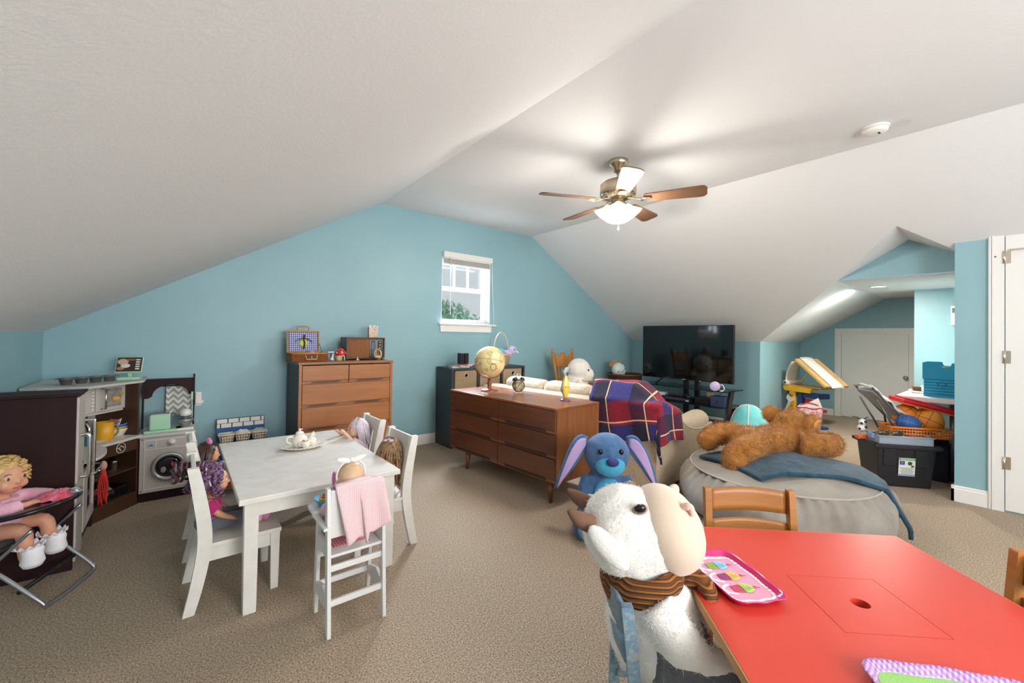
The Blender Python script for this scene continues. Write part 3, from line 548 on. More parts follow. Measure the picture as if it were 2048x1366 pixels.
# ---------------- dolls ----------------
def hand(g, p, d, side, s):
    """palm and five fingers from wrist p along d"""
    d = V(d).normalized(); w_ = d.cross(V((0, 0, 1))).normalized() if abs(d.z) < .95 else V((0, 1, 0)); p = V(p)
    g.tube([p, p+d*.016*s], [.0095*s, .011*s], 8)
    for i, ln in enumerate((.015, .018, .017, .013)):
        b = p+d*.016*s+w_*(i-1.5)*.0062*s; g.tube([b, b+d*ln*.6*s+V((0, 0, -.002*s)), b+d*ln*s+V((0, 0, -.006*s))], [.0036*s, .0034*s, .003*s], 6)
    b = p+d*.006*s+w_*.009*s*side; g.tube([b, b+d*.008*s+w_*.008*s*side, b+d*.015*s+w_*.01*s*side], [.004*s, .0037*s, .0032*s], 6)
def doll(name, label, loc, rz, s, skin, head=(.012, 0, .232), legs=True, arms=None, feet_c=None, turn=0, leg_to=None):
    t = T(name, label, 'doll', loc, rz); g = G(); hx, hy, hz = [c*s for c in head]
    g.ell((0, 0, .045*s), (.048*s, .056*s, .045*s)); g.tube([(0, 0, .04*s), (.002*s, 0, .1*s), (.004*s, 0, .155*s)], [.046*s, .043*s, .036*s], 14); g.tube([(.004*s, 0, .15*s), (hx*.8, hy*.8, hz-.04*s)], .02*s, 10)
    R_ = Matrix.Rotation(turn, 3, 'Z'); H = lambda x, y, z: tuple(V((hx, hy, hz))+R_ @ V((x*s, y*s, z*s)))
    g.ell(H(0, 0, 0), (.053*s, .05*s, .058*s), (0, 0, turn), 20); g.ell(H(.02, 0, -.026), (.03*s, .034*s, .03*s)); g.ell(H(.052, 0, -.012), (.008*s, .007*s, .008*s)); g.ell(H(.03, .024, -.022), .017*s); g.ell(H(.03, -.024, -.022), .017*s)
    for y in (-1, 1): g.ell(H(-.004, y*.05, -.008), (.009*s, .006*s, .013*s))
    if legs:
        for y in (-1, 1):
            q = leg_to or [(.1, .036, .05), (.19, .042, .032), (.21, .042, .05)]
            pts = [(.01*s, y*.03*s, .04*s)]+[(a*s, y*b*s, c*s) for a, b, c in q]
            g.tube(bez(pts, 4), [.03*s-.0012*s*i for i in range(13)], 12); g.ell(pts[-1], (.016*s, .016*s, .028*s), (0, .25, 0))
    arms = arms or {1: [(.0, .052, .142), (.03, .078, .1), (.085, .062, .062)], -1: [(.0, .052, .142), (.03, .078, .1), (.085, .062, .062)]}
    for y, pts in arms.items():
        pp = [V((a*s, y*b*s, c*s)) for a, b, c in pts]; cv = bez(pp, 4); g.tube(cv, [.019*s-.009*s*i/(len(cv)-1) for i in range(len(cv))], 10); g.ell(cv[0], .021*s); hand(g, cv[-1], cv[-1]-cv[-2], -y, s)
    g.o('body', mat(skin, .45, Subsurface_Weight=.05), t, rem=.0032*max(s, .9), sm_it=4)
    for y in (-1, 1):
        G().ell(H(.0425, y*.021, .003), (.006*s, .008*s, .006*s)).o('eye', mat((245, 243, 240), .15), t); G().ell(H(.0465, y*.0215, .003), (.003*s, .0055*s, .0058*s)).o('iris', mat((78, 52, 34), .1), t)
        G().tube([H(.046, y*.012, .017), H(.0475, y*.021, .0195), H(.043, y*.03, .016)], .0016*s, 6).o('eyebrow', mat((110, 80, 55), .7), t)
    G().tube([H(.046, -.012, -.031), H(.051, 0, -.0325), H(.046, .012, -.031)], [.002*s, .0035*s, .002*s], 8).o('mouth', mat((196, 96, 92), .4), t)
    t['hd'] = (hx, hy, hz); return t, H
def cap_hair(t, H, s, m, dx=-.013, dz=.012, name='hair'):
    g = G(); g.ell(H(dx, 0, dz), (.057*s, .058*s, .057*s), n=20); return g
def ringlet(g, p, d, ln, r, th, turns=4, ph=0):
    d = V(d).normalized(); a = d.cross(V((.3, .2, 1))).normalized(); b = d.cross(a); n = turns*7
    g.tube([V(p)+d*ln*i/n+a*r*math.cos(ph+2*PI*i/7)+b*r*math.sin(ph+2*PI*i/7) for i in range(n+1)], th, 5)
def garment(t, s, m, torso=(.04, .155), r=(.054, .05, .045), sleeve=None, name='shirt', flare=None):
    g = G(); z0, z1 = torso; g.tube([(0, 0, z0*s), (.002*s, 0, (z0+z1)/2*s), (.004*s, 0, z1*s)], [q*s for q in r], 18)
    if sleeve:
        for y, pts in sleeve.items():
            cv = bez([V((a*s, y*b*s, c*s)) for a, b, c in pts], 3); g.tube(cv, [.026*s]*len(cv), 10)
    return g.o(name, m, t, rem=.004*s, sm_it=3)
# 1 curly doll
t, H = doll('curly_doll', 'doll with purple brown curls, magenta shirt and grey trousers on a white chair', (.12, 2.37, .285), 0, 1.0, (206, 152, 118), (.02, 0, .228), leg_to=[(.09, .034, .045), (.17, .038, .036), (.2, .04, .03)])
rd = random.Random(4); g = cap_hair(t, H, 1.0, None); CURL = mat((82, 52, 62), .5, 0, (70, (142, 108, 150)))
for i in range(90):
    a = rd.uniform(.9, 2*PI-.9); e = rd.uniform(-.6, 1.5); d = V((math.cos(a)*math.cos(e), math.sin(a)*math.cos(e), math.sin(e))); p = V(H(-.012, 0, .01))+d*.055
    ringlet(g, p, d+V((0, 0, -.9)), rd.uniform(.03, .055), .009, .0048, 3, rd.random()*6)
g.o('hair', CURL, t)
g = G()
for i in range(16):
    p = V(H(-.05, rd.uniform(-.03, .03), .06+rd.uniform(-.01, .02))); ringlet(g, p, V((-1, rd.uniform(-.3, .3), rd.uniform(-.3, .25))), rd.uniform(.07, .12), .012, .0055, 5, i)
g.o('ponytail', mat((70, 44, 42), .5, 0, (60, (112, 78, 92))), t); G().tube([V(H(-.012, 0, .01))+V((.01*math.cos(a)-.02*math.sin(a), .066*math.cos(a), .066*math.sin(a))) for a in [i*PI/12-.3 for i in range(15)]], .004, 6).o('headband', WHITE, t)
garment(t, 1.0, cloth((190, 38, 110)), (.06, .155), (.052, .05, .046), {y: [(.0, .05, .145), (.012, .065, .125), (.025, .073, .11)] for y in (-1, 1)})
garment(t, 1.0, cloth((60, 150, 180)), (.055, .075), (.0545, .0545, .0545), None, 'striped_belt')
g = G(); g.ell((0, 0, .045), (.057, .066, .047))
for y in (-1, 1): g.tube(bez([(.01, y*.033, .045), (.1, y*.038, .05), (.15, y*.04, .044)], 4), .032, 12)
g.o('trousers', cloth((98, 102, 112)), t, rem=.0045); 
for y in (-1, 1): G().tube([(.16, y*.042, .04), (.205, y*.044, .034)], .022, 12).o('sock', cloth((216, 190, 204)), t); G().ell((.222, y*.044, .045), (.022, .02, .034)).o('shoe', mat((214, 130, 172), .5), t)
# 2 dark haired doll
t, H = doll('dark_haired_doll', 'doll with straight dark hair, pink bow and plaid skirt on a white chair', (.125, 2.9, .285), .05, .98, (204, 146, 108))
g = cap_hair(t, H, .98, None); rd = random.Random(5)
for i in range(70):
    a = rd.uniform(1.1, 2*PI-1.1); p = V(H(-.012+.05*math.cos(a), .054*math.sin(a), .03)); q = p+V((.012*math.cos(a)-.006, .016*math.sin(a), -.06)); r_ = q+V((rd.uniform(-.01, .006), rd.uniform(-.008, .008), -.08-.03*rd.random()))
    g.tube(bez([V(H(-.01+.02*math.cos(a), .02*math.sin(a), .066)), p, q, r_], 4), [.006]*9+[.005, .004, .003, .002], 5)
g.o('hair', mat((44, 26, 22), .35, 0, (50, (74, 44, 34))), t)
g = G()
for y in (-1, 1): g.ell(H(.005, y*.02, .074), (.012, .024, .014), (y*.4, 0, 0))
g.ell(H(.005, 0, .074), .008); g.o('bow', cloth((214, 120, 168)), t)
garment(t, .98, cloth((120, 40, 66)), (.05, .155), (.053, .05, .046), {y: [(.0, .05, .145), (.03, .076, .1), (.05, .072, .085)] for y in (-1, 1)})
PLD = checks((110, 30, 50), (60, 24, 44), (190, 150, 150), .022, axes='xy'); G().grid(lambda u, v_: ((.05+.05*v_+.006*math.sin(u*2*PI*14)*v_)*math.cos(u*2*PI)*(1+.5*v_*max(0, math.cos(u*2*PI))), (.056+.045*v_+.006*math.sin(u*2*PI*14)*v_)*math.sin(u*2*PI), .085-.04*v_), 84, 5).o('plaid_skirt', PLD, t, solid=.002)
# 3 white haired doll reaching onto the table
up_arm = {1: [(.0, .052, .142), (.06, .07, .17), (.115, .05, .235)], -1: [(.0, .052, .142), (.06, .06, .17), (.125, .035, .225)]}
t, H = doll('white_haired_doll', 'doll with white lilac hair and raised arms leaning on the table', (1.0, 2.935, .285), PI, 1.1, (226, 184, 158), (.025, 0, .235), arms=up_arm)
g = cap_hair(t, H, 1.1, None); rd = random.Random(6)
for i in range(80):
    a = rd.uniform(1.0, 2*PI-1.0); p = V(H(-.012+.052*math.cos(a), .056*math.sin(a), .03)); q = p+V((-.012, .014*math.sin(a), -.06)); g.tube(bez([V(H(-.01, .02*math.sin(a), .068)), p, q, q+V((-.012, .01*math.sin(i), -.07))], 4), [.007]*9+[.005, .004, .003, .0015], 5)
g.o('hair', mat((226, 216, 222), .4, 0, (40, (206, 186, 206))), t)
garment(t, 1.1, cloth((226, 214, 222)), (.03, .155), (.056, .051, .046), {y: [(.0, .05, .142), (.03, .062, .155), (.07, .066 if y > 0 else .056, .178)] for y in (-1, 1)}, 'dress'); G().ell(H(.05, .03, -.03), .009).o('dummy', mat((190, 150, 214), .4), t)
# 4 long blonde doll
t, H = doll('blonde_doll', 'doll hidden under long tangled blonde hair on a white chair', (.985, 2.385, .285), PI, 1.05, (220, 176, 146), (.0, .01, .225), turn=.5)
g = cap_hair(t, H, 1.05, None, 0, .012); rd = random.Random(8)
for i in range(110):
    a = rd.uniform(0, 2*PI); p = V(H(-.004+.056*math.cos(a), .058*math.sin(a), .02)); L_ = rd.uniform(.1, .26)
    g.tube(bez([V(H(-.006, .02*math.sin(a), .07)), p, p+V((.012*math.cos(a)+rd.uniform(-.012, .012), .012*math.sin(a)+rd.uniform(-.012, .012), -L_*.5)), p+V((rd.uniform(-.02, .02), rd.uniform(-.02, .02), -L_))], 5), [.006]*12+[.005, .004, .003, .0015], 5)
g.o('hair', mat((168, 134, 92), .4, 0, (60, (106, 78, 54))), t)
g = G()
for i in range(7): g.ell(H(.03*math.cos(i)+.01, .034*math.sin(i*1.3), .062), (.012, .012, .007))
g.o('flower_band', cloth((196, 170, 204)), t); garment(t, 1.05, cloth((200, 180, 190)), (.03, .155), (.056, .051, .046), None, 'dress')

# tea set
TS = T('tea_tray', 'cream oval china tray on the white play table', 'tray', (.605, 2.79, .5)); CHINA = mat((240, 234, 222), .18)
G().lathe([(.085, .004), (.1, .006), (.118, .016), (.122, .018), (.116, .02), (.098, .011), (0, .009)], n=36, sy=.72).lathe([(.07, 0), (.08, .006)], n=30, sy=.72).o('dish', CHINA, TS); g = G()
for i in range(30): g.ell((.12*math.cos(i*PI/15), .0865*math.sin(i*PI/15), .018), (.008, .008, .003), n=8)
g.o('scalloped_rim', CHINA, TS)
PT = T('teapot', 'cream china toy teapot with pink flower on the tray', 'teapot', (.585, 2.8, .509)); 
G().lathe([(.026, 0), (.03, .003), (.042, .02), (.047, .04), (.04, .062), (.026, .074), (.024, .078), (0, .078)], n=28).o('pot', CHINA, PT); G().lathe([(.026, .077), (.02, .09), (.008, .096), (0, .097)], n=22).ell((0, 0, .103), (.007, .007, .009)).ell((.01, .002, .106), (.008, .004, .003)).o('lid', CHINA, PT)
G().tube(bez([(.04, .0, .025), (.064, 0, .04), (.07, 0, .068), (.082, 0, .082)], 5), [.012]*6+[.009]*5+[.0065]*5, 10).o('spout', CHINA, PT); G().tube(bez([(-.036, 0, .062), (-.064, 0, .066), (-.07, 0, .04), (-.04, 0, .02)], 6), .006, 8).o('handle', CHINA, PT)
g = G(); [g.ell((.012+.006*math.cos(i*1.25), -.0455, .04+.006*math.sin(i*1.25)), (.005, .002, .005), n=8) for i in range(5)]; g.o('flower', mat((198, 120, 110), .4), PT)
for lab, loc, r, lid in (('small round cream sugar bowl with lid beside the teapot', (.655, 2.81, .509), .028, True), ('small cream milk jug in front of the teapot', (.607, 2.745, .509), .025, False)):
    c = T('sugar_bowl' if lid else 'milk_jug', lab, 'bowl' if lid else 'jug', loc); G().lathe([(r*.6, 0), (r*.7, .003), (r, .02), (r*.95, .036), (r*.8, .044), (r*.75, .044), (r*.6, .01), (0, .008)], n=22).o('pot', CHINA, c)
    if lid: G().lathe([(r*.85, .044), (r*.5, .053), (.004, .056), (.006, .062), (0, .064)], n=20).ell((.012, 0, .06), (.012, .005, .004)).o('lid', CHINA, c)
    else: G().tube(bez([(-r*.8, 0, .038), (-r*1.5, 0, .03), (-r*.9, 0, .012)], 5), .004, 6).o('handle', CHINA, c); G().ell((r*.8, 0, .042), (.01, .008, .005)).o('spout', CHINA, c)

# ---------------- doll high chair with baby ----------------
HC = T('doll_high_chair', 'white wooden doll high chair pulled up to the play table', 'high chair', (.593, 1.84, 0)); HW = mat((230, 228, 226), .4)
for s in (-1, 1):
    rear = [(-.075, .575), (-.045, .575), (-.062, .28), (-.075, .13), (-.085, .0), (-.115, 0), (-.102, .2), (-.09, .4)]
    G().prism(rear, 'x', s*.112-.007, s*.112+.007).o('rear_leg', HW, HC, bev=.002)
    fr_ = [(.06, .42), (.085, .42), (.092, .3), (.112, .0), (.085, 0), (.068, .17), (.055, .3)]
    G().prism(fr_, 'x', s*.112-.007, s*.112+.007).o('front_leg', HW, HC, bev=.002)
    G().prism([(-.085, .3), (.08, .3), (.08, .355), (-.08, .355)], 'x', s*.112-.006, s*.112+.006).o('side_board', HW, HC, bev=.002)
    G().prism([(-.09, .14), (-.02, .17), (.05, .15), (.09, .13), (.085, .11), (.0, .09), (-.085, .1)], 'x', s*.112-.006, s*.112+.006).o('side_brace', HW, HC, bev=.002)
    G().box((s*.125, -.005, .425), (.022, .19, .012)).o('armrest', HW, HC, bev=.003)
G().span(-.105, .105, -.085, .075, .3, .312).o('seat', HW, HC, bev=.002); G().box((0, -.068, .47), (.21, .012, .2), (.08, 0, 0)).o('backrest', HW, HC, bev=.003)
for y, z in ((-.083, .12), (.09, .12), (-.075, .255), (.075, .255)): G().box((0, y, z), (.22, .014, .024)).o('stretcher', HW, HC, bev=.002)
G().prism(arc(-.11, .14, .03, .03, 90, 180, 5)+arc(-.11, .095, .03, .03, 180, 270, 5)+arc(.11, .095, .03, .03, 270, 360, 5)+arc(.11, .14, .03, .03, 0, 90, 5), 'z', .432, .445).o('tray', HW, HC, bev=.003)
G().box((0, .02, .30), (.16, .1, .03)).o('seat_pad', checks((236, 190, 200), (222, 140, 158), (200, 96, 120), .012, axes='xy'), HC, bev=.006)
t, H = doll('baby_doll', 'bald baby doll with white bow headband in the doll high chair', (.593, 1.85, .328), PI/2, 1.12, (214, 178, 142), (.0, 0, .225), leg_to=[(.06, .036, .03), (.085, .038, -.03), (.1, .04, -.06)], arms={y: [(.0, .05, .142), (.02, .078, .115), (.05, .07, .11)] for y in (1, -1)})
garment(t, 1.12, cloth((232, 190, 205)), (.03, .155), (.056, .053, .046), {y: [(.0, .05, .145), (.018, .075, .118), (.03, .078, .112)] for y in (-1, 1)}, 'romper')
g = G().tube([V(H(-.003, 0, .012))+V((.0, .061*math.cos(a), .066*math.sin(a))) for a in [i*2*PI/24 for i in range(24)]], .0045, 6, closed=True); g.o('headband', WHITE, t)
g = G(); [g.ell(H(-.003, y*.028, .07), (.006, .034, .012), (y*.25, 0, 0)) for y in (-1, 1)]; g.ell(H(-.003, 0, .07), .009); g.o('bow', WHITE, t)
GING = checks((240, 226, 226), (236, 204, 208), (226, 168, 178), .0075); 
def drape(u, v_):
    x = -.09+.2*u+(.02*(v_-.3) if v_ > .3 else 0); fold = .010*math.sin(u*14+.6)*min(1, max(0, v_-.25)*2)
    if v_ < .25: return (x, -.035-.05*(v_/.25), .582-.006*abs(v_-.2)-.035*max(0, .08-v_)/.08+.012*math.sin(u*3.1))
    q = (v_-.25)/.75; return (x+.03*q*(1 if u < .45 else .3), -.09-.02*q-fold, .578-(.235-.05*(u > .5)*1.0)*q+.012*math.sin(u*3.1)*(1-q)+.02*math.sin(u*7)*q)
gc = G().grid(drape, 30, 30).o('gingham_cloth', GING, solid=.004); gc.location = (.593, 1.84, 0); tag(gc, 'pink gingham cloth hanging over the doll high chair back', 'cloth')
BW = T('toy_bowl', 'blue toy bowl of toy spaghetti on the high chair tray', 'bowl', (.525, 1.955, .445)); G().lathe([(.03, 0), (.034, .003), (.054, .03), (.056, .033), (.052, .033), (.03, .008), (0, .008)], n=10).o('bowl_body', mat((84, 168, 214), .35), BW)
g = G(); rd = random.Random(3)
for i in range(26):
    a = rd.uniform(0, 6.28); r = rd.uniform(.005, .036); g.tube([(r*math.cos(a+q*.7), r*math.sin(a+q*.7), .03+.006*math.sin(q*1.7+i)) for q in range(6)], .0028, 5)
g.o('spaghetti', mat((238, 200, 70), .5), BW); g = G(); [g.ell((.018*math.cos(i*1.9), .018*math.sin(i*1.9), .038), (.012, .01, .006), n=8) for i in range(5)]; g.o('sauce', mat((206, 56, 42), .5), BW)
SP = T('toy_spoon', 'pink toy spoon sticking up out of the spaghetti bowl', 'spoon', (.552, 1.972, .475)); G().tube(bez([(0, 0, 0), (.002, 0, .03), (.004, 0, .05), (.006, 0, .07), (.007, 0, .095), (.007, 0, .105)], 4), [.012]*3+[.011, .008, .006, .006, .007, .009, .012, .014, .0155, .016, .016, .0155, .015, .013, .011, .008, .004, .002], 12, flat=.6).o('spoon_body', mat((232, 130, 178), .35), SP)

# ---------------- doll in folding high chair at the left ----------------
FC = T('folding_doll_chair', 'folding doll high chair of silver tube with black tray and seat', 'high chair', (-.453, 2.817, 0), -.4); TUBE = mat((176, 176, 182), .25, .85)
loop = lambda x, z, y0, y1, X, Z: bez([(X, y0, Z), ((X+x)/2, y0, (Z+z)/2+.01), (x-.02, y0, z+.03), (x, y0+.02, z), (x+.01, (y0+y1)/2, z), (x, y1-.02, z), (x-.02, y1, z+.03), ((X+x)/2, y1, (Z+z)/2+.01), (X, y1, Z)], 6)
G().tube(loop(.09, .009, -.15, .16, -.18, .27), .0085, 10).o('front_leg_frame', TUBE, FC); G().tube(loop(-.27, .009, -.14, .15, .03, .34), .0075, 10).o('rear_leg_frame', TUBE, FC)
for y in (-.15, .16): G().cyl((-.085, y-.012, .16), (-.085, y+.012, .16), .012).o('pivot', BLACK, FC); G().tube([(-.2, y, .25), (-.14, y, .405)], .007, 8).o('tray_bracket', TUBE, FC)
G().box((-.21, 0, .235), (.16, .27, .02), (0, .08, 0)).o('seat_sling', cloth((24, 24, 28)), FC, bev=.008); G().box((-.275, 0, .40), (.022, .26, .34), (0, -.15, 0)).o('back_sling', cloth((24, 24, 28)), FC, bev=.008)
G().cyl((.0, -.15, .085), (.0, .16, .085), .009).o('foot_bar', BLACK, FC)
BT = mat((22, 22, 27), .22); op = arc(-.08, 0, .17, .17, -90, 90, 14)+[(-.2, .17), (-.2, -.17)]
tr_ = G().prism(op, 'z', 0, .012).o('tray', BT, FC, bev=.004); tr_.location = (0, 0, .40); tr_.rotation_euler = (0, -.12, 0); rim = G().tube([(x, y, .012) for x, y in op], .009, 8, closed=True).o('tray_rim', BT, tr_)
t, H = doll('blond_baby_doll', 'blond baby doll in pink sleepsuit and white lace socks behind the black tray', (-.619, 2.887, .25), -.4, 1.25, (222, 160, 130), (.02, 0, .228), leg_to=[(.06, .045, .05), (.105, .05, .04), (.115, .052, -.04), (.13, .052, -.06)], arms={-1: [(.0, .05, .14), (.06, .07, .13), (.1, .02, .135)], 1: [(.0, .05, .14), (.05, .075, .135), (.13, .06, .13)]}, turn=-.45)
s = 1.25; garment(t, s, cloth((232, 160, 188), .9, (30, (240, 190, 206))), (.02, .155), (.06, .054, .047), {-1: [(.0, .05, .142), (.06, .07, .131), (.085, .04, .134)], 1: [(.0, .05, .142), (.05, .075, .136), (.11, .065, .131)]}, 'sleepsuit')
g = cap_hair(t, H, s, None); rd = random.Random(9)
for i in range(110):
    a = rd.uniform(.5, 2*PI-.5); e = rd.uniform(-.3, 1.4); R_ = Matrix.Rotation(-.45, 3, 'Z'); d = R_ @ V((math.cos(a)*math.cos(e), math.sin(a)*math.cos(e), math.sin(e))); p = V(H(-.012, 0, .012))+d*.07
    tt = d.cross(V((0, 0, 1))).normalized()*(1 if i % 2 else -1); g.tube(bez([p-tt*.02, p+d*.008, p+tt*.022-d*.004+V((0, 0, -.012)), p+tt*.034+d*.004+V((0, 0, -.026))], 4), [.006]*8+[.005, .004, .003, .002, .001], 5)
g.o('hair', mat((226, 196, 130), .4, 0, (50, (196, 156, 92))), t)
for y in (-1, 1):
    g = G().lathe([(.03, .035), (.036, .02), (.034, .0), (.04, -.03), (.03, -.05), (0, -.055)], (.13*s+.005, y*.052*s, -.045), 16); g.o('lace_sock', cloth((242, 240, 244)), t)
    g = G().grid(lambda u, v_: ((.03+.022*v_)*math.cos(u*2*PI)+.152, y*.066+(.03+.022*v_)*math.sin(u*2*PI), -.018+.02*v_+.008*math.sin(u*2*PI*12)*v_), 60, 3); g.o('lace_frill', mat((240, 238, 246), .8), t, solid=.002)
for i, c in enumerate(((240, 214, 130), (214, 70, 120), (246, 236, 240))): G().ell((.062, -.02+.025*i, .15+.006*(i % 2)), (.006, .012, .008), n=10).o('printed_motif', cloth(c), t)
g = heap('doll_skirt', 'pink tulle doll skirt lying on the black tray', (-.43, 2.86, .415), (.08, .06, .035), (236, 140, 170), (40, (226, 60, 70)), seed=5); 
RT = T('toy_rattle', 'small clear and silver toy on the tip of the black tray', 'toy', (-.37, 2.83, .43)); G().ell((0, 0, .012), (.022, .016, .012)).o('bead', mat((190, 200, 210), .1, .3), RT); G().tube([(.02*math.cos(i*PI/6), .02*math.sin(i*PI/6), .02) for i in range(12)], .004, 6, closed=True).o('ring', CHROME, RT)

# ---------------- low toy counter with three baskets ----------------
LC = T('toy_counter', 'low toy counter with white brick backboard and blue panel', 'toy counter', (.42, 4.1, 0))
G().span(-.19, .19, -.09, .09, .286, .302).o('counter_board', wood((136, 118, 98), (168, 150, 128), .5, 'x'), LC, bev=.002); G().span(-.17, .17, .06, .075, .302, .42).o('blue_panel', mat((38, 98, 168), .4), LC)
g = G(); g.span(-.175, -.155, -.08, .08, 0, .286); g.span(.155, .175, -.08, .08, 0, .286); g.span(-.155, .155, .06, .075, 0, .286); g.o('cabinet', mat((38, 98, 168), .4), LC, bev=.002)
bb_ = G().span(-.175, .165, .05, .06, .415, .49).o('backboard', mat((40, 40, 44), .5), LC)
for r_ in range(2):
    x = -.172+(0 if r_ else -.05); 
    while x < .16:
        a, b = max(x, -.172), min(x+.074, .162)
        if b-a > .01: G().span(a+.002, b-.002, .046, .052, .418+.037*r_, .451+.037*r_).o('brick', WHITE, bb_)
        x += .078
def bskt(label, x, fill):
    b = T('toy_basket', label, 'basket', (.42+x, 4.075, .302), 0, 'small baskets on the toy counter'); g = G(); m = mat((238, 226, 202), .4)
    r0, r1, hh = .036, .052, .085
    for z, q in ((0.003, r0), (.03, r0+.006), (.055, r0+.01)): g.tube([(q*cx, q*.8*cy, z) for cx, cy in ((-1, -1), (1, -1), (1, 1), (-1, 1))], .004, 5, closed=True)
    for i in range(6):
        for sx in (-1, 1):
            f = -1+.4*i; g.tube([(f*r0, sx*r0*.8, 0), (f*(r1-.004), sx*(r1-.004)*.8, .07)], .0042, 5); g.tube([(sx*r0, f*r0*.8, 0), (sx*(r1-.004), f*(r1-.004)*.8, .07)], .0042, 5)
    g.o('lattice', m, b); q = r1; g = G()
    for a_, b_ in (((-q, -q*.8), (q, -q*.8)), ((q, -q*.8), (q, q*.8)), ((q, q*.8), (-q, q*.8)), ((-q, q*.8), (-q, -q*.8))): g.tube([(*a_, .076), (*b_, .076)], .009, 6)
    g.o('rim', m, b); G().span(-r0, r0, -r0*.8, r0*.8, 0, .004).o('bottom', m, b)
    if fill: G().grid(lambda u, v_: ((-.05+.1*u), (-.04+.08*v_), .08+.022*math.sin(PI*u)*math.sin(PI*v_)+.005*math.sin(u*14+v_*6)), 14, 10).o('liner', cloth(fill), b, solid=.003)
bskt('empty cream lattice basket at the end of the toy counter beside the dolls', -.11, None); bskt('cream lattice basket heaped with white cloth on the toy counter', 0, (236, 232, 222)); bskt('cream lattice basket covered with grey cloth on the toy counter', .115, (206, 202, 194))
# ---------------- tall chest by the back wall ----------------
TEAK = wood((150, 92, 52), (186, 124, 76), .4, 'x', 7); TEAKD = wood((52, 44, 42), (66, 54, 48), .45, 'z', 7)
C = T('tall_chest', 'tall teak chest of drawers against the teal back wall', 'chest', (1.165, 3.965, 0), .012)
hw, yd0, yd1, hz_ = .4, -.205, .235, .965
g = G(); g.span(-hw, -hw+.022, yd0, yd1, .12, hz_-.02); g.span(hw-.022, hw, yd0, yd1, .12, hz_-.02); g.span(-hw+.022, hw-.022, yd1-.01, yd1, .12, hz_-.02); g.span(-hw+.022, hw-.022, yd0+.02, yd1, .12, .14); g.o('carcass', TEAKD, C, bev=.002)
G().span(-hw-.006, hw+.006, yd0-.012, yd1, hz_-.022, hz_).o('chest_top', wood((136, 90, 58), (164, 112, 74), .35, 'x', 7), C, bev=.003)
for a in (-hw, hw-.022): G().span(a, a+.022, yd0-.01, yd0, .12, hz_-.022).o('front_stile', TEAK, C)
z = hz_-.03
for i, hh in enumerate((.155, .195, .195, .195)):
    z0 = z-hh
    for a, b in (((-hw+.026, -.003), (.003, hw-.026)) if i == 0 else ((-hw+.026, hw-.026),)):
        d = G().span(a, b, yd0-.012, yd0+.006, z0+.028, z).o('drawer', TEAK, C, bev=.002)
        g = G(); g.prism([(a, z0+.002), (b, z0+.002), (b, z0+.026), (a, z0+.026)], 'y', yd0-.004, yd0+.01); g.o('pull_rail', wood((140, 88, 52), (168, 112, 70), .4, 'x', 7), d)
        for c_ in ([(a+b)/2] if i == 0 else [-.21, .17]):
            G().prism([(c_-.13, z0+.008), (c_+.1, z0+.008), (c_+.13, z0+.022), (c_-.1, z0+.022)], 'y', yd0-.007, yd0-.003).o('finger_pull', wood((84, 50, 30), (104, 66, 40), .5, 'x', 7), d)
    z = z0
for x in (-.34, .34):
    for y in (-.16, .19): G().cyl((x, y, .12), (x*1.03, y*1.03, 0), .02, .012).o('leg', TEAK, C)
TOPZ = .965
# picnic case
WICK_ = lambda c1, c2, f=70: (lambda k: (k.base(k.ramp(k.math('MULTIPLY', k.math('SINE', k.math('MULTIPLY', k.xyz(k.co())[0], f*6.28)), k.math('SINE', k.math('MULTIPLY', k.xyz(k.co())[2], f*6.28))), [(0, c1), (.55, c2)])), k.bump(k.math('MULTIPLY', k.math('SINE', k.math('MULTIPLY', k.xyz(k.co())[0], f*6.28)), k.math('SINE', k.math('MULTIPLY', k.xyz(k.co())[2], f*6.28))), .8, .004), k.set(.6))[-1])(N('wicker'))
WK1 = WICK_((122, 64, 28), (178, 108, 54)); WK2 = WICK_((164, 132, 84), (206, 176, 124)); WK3 = WICK_((52, 32, 22), (86, 56, 36)); WK4 = WICK_((188, 160, 116), (222, 198, 156), 60)
PB = T('picnic_case', 'open wicker picnic case with blue gingham lining on the tall chest', 'picnic basket', (.865, 3.93, TOPZ), .03)
g = G(); g.span(-.14, .14, -.1, -.092, 0, .07); g.span(-.14, .14, .092, .1, 0, .07); g.span(-.14, -.132, -.092, .092, 0, .07); g.span(.132, .14, -.092, .092, 0, .07); g.span(-.132, .132, -.092, .092, 0, .008); g.o('case_base', WK1, PB, bev=.003)
G().tube([(-.14, -.1, .07), (.14, -.1, .07), (.14, .1, .07), (-.14, .1, .07)], .006, 8, closed=True).o('base_rim', mat((190, 130, 66), .6), PB)
lid = bpy.data.objects.new('case_lid', None); COL.objects.link(lid); lid.parent = PB; lid.location = (0, .1, .072); lid.rotation_euler = (-.08, 0, 0)
G().span(-.135, .125, .0, .035, 0, .19).o('lid_shell', WK2, lid, bev=.012); G().tube([(-.135, 0, .002), (.125, 0, .002), (.125, 0, .19), (-.135, 0, .19)], .007, 8, closed=True).o('lid_rim', mat((196, 160, 104), .6), lid)
G().span(-.122, .112, -.004, .0, .012, .178).o('gingham_lining', checks((232, 234, 244), (130, 140, 196), (48, 58, 130), .016), lid)
G().tube(bez([(-.05, .015, .19), (-.045, .015, .225), (0, .015, .232), (.04, .015, .225), (.045, .015, .19)], 5), .006, 8).o('carry_handle', mat((176, 140, 90), .6), lid); G().ell((-.005, -.008, .08), (.036, .007, .037), n=24).o('lime_plate', mat((176, 196, 66), .35), lid)
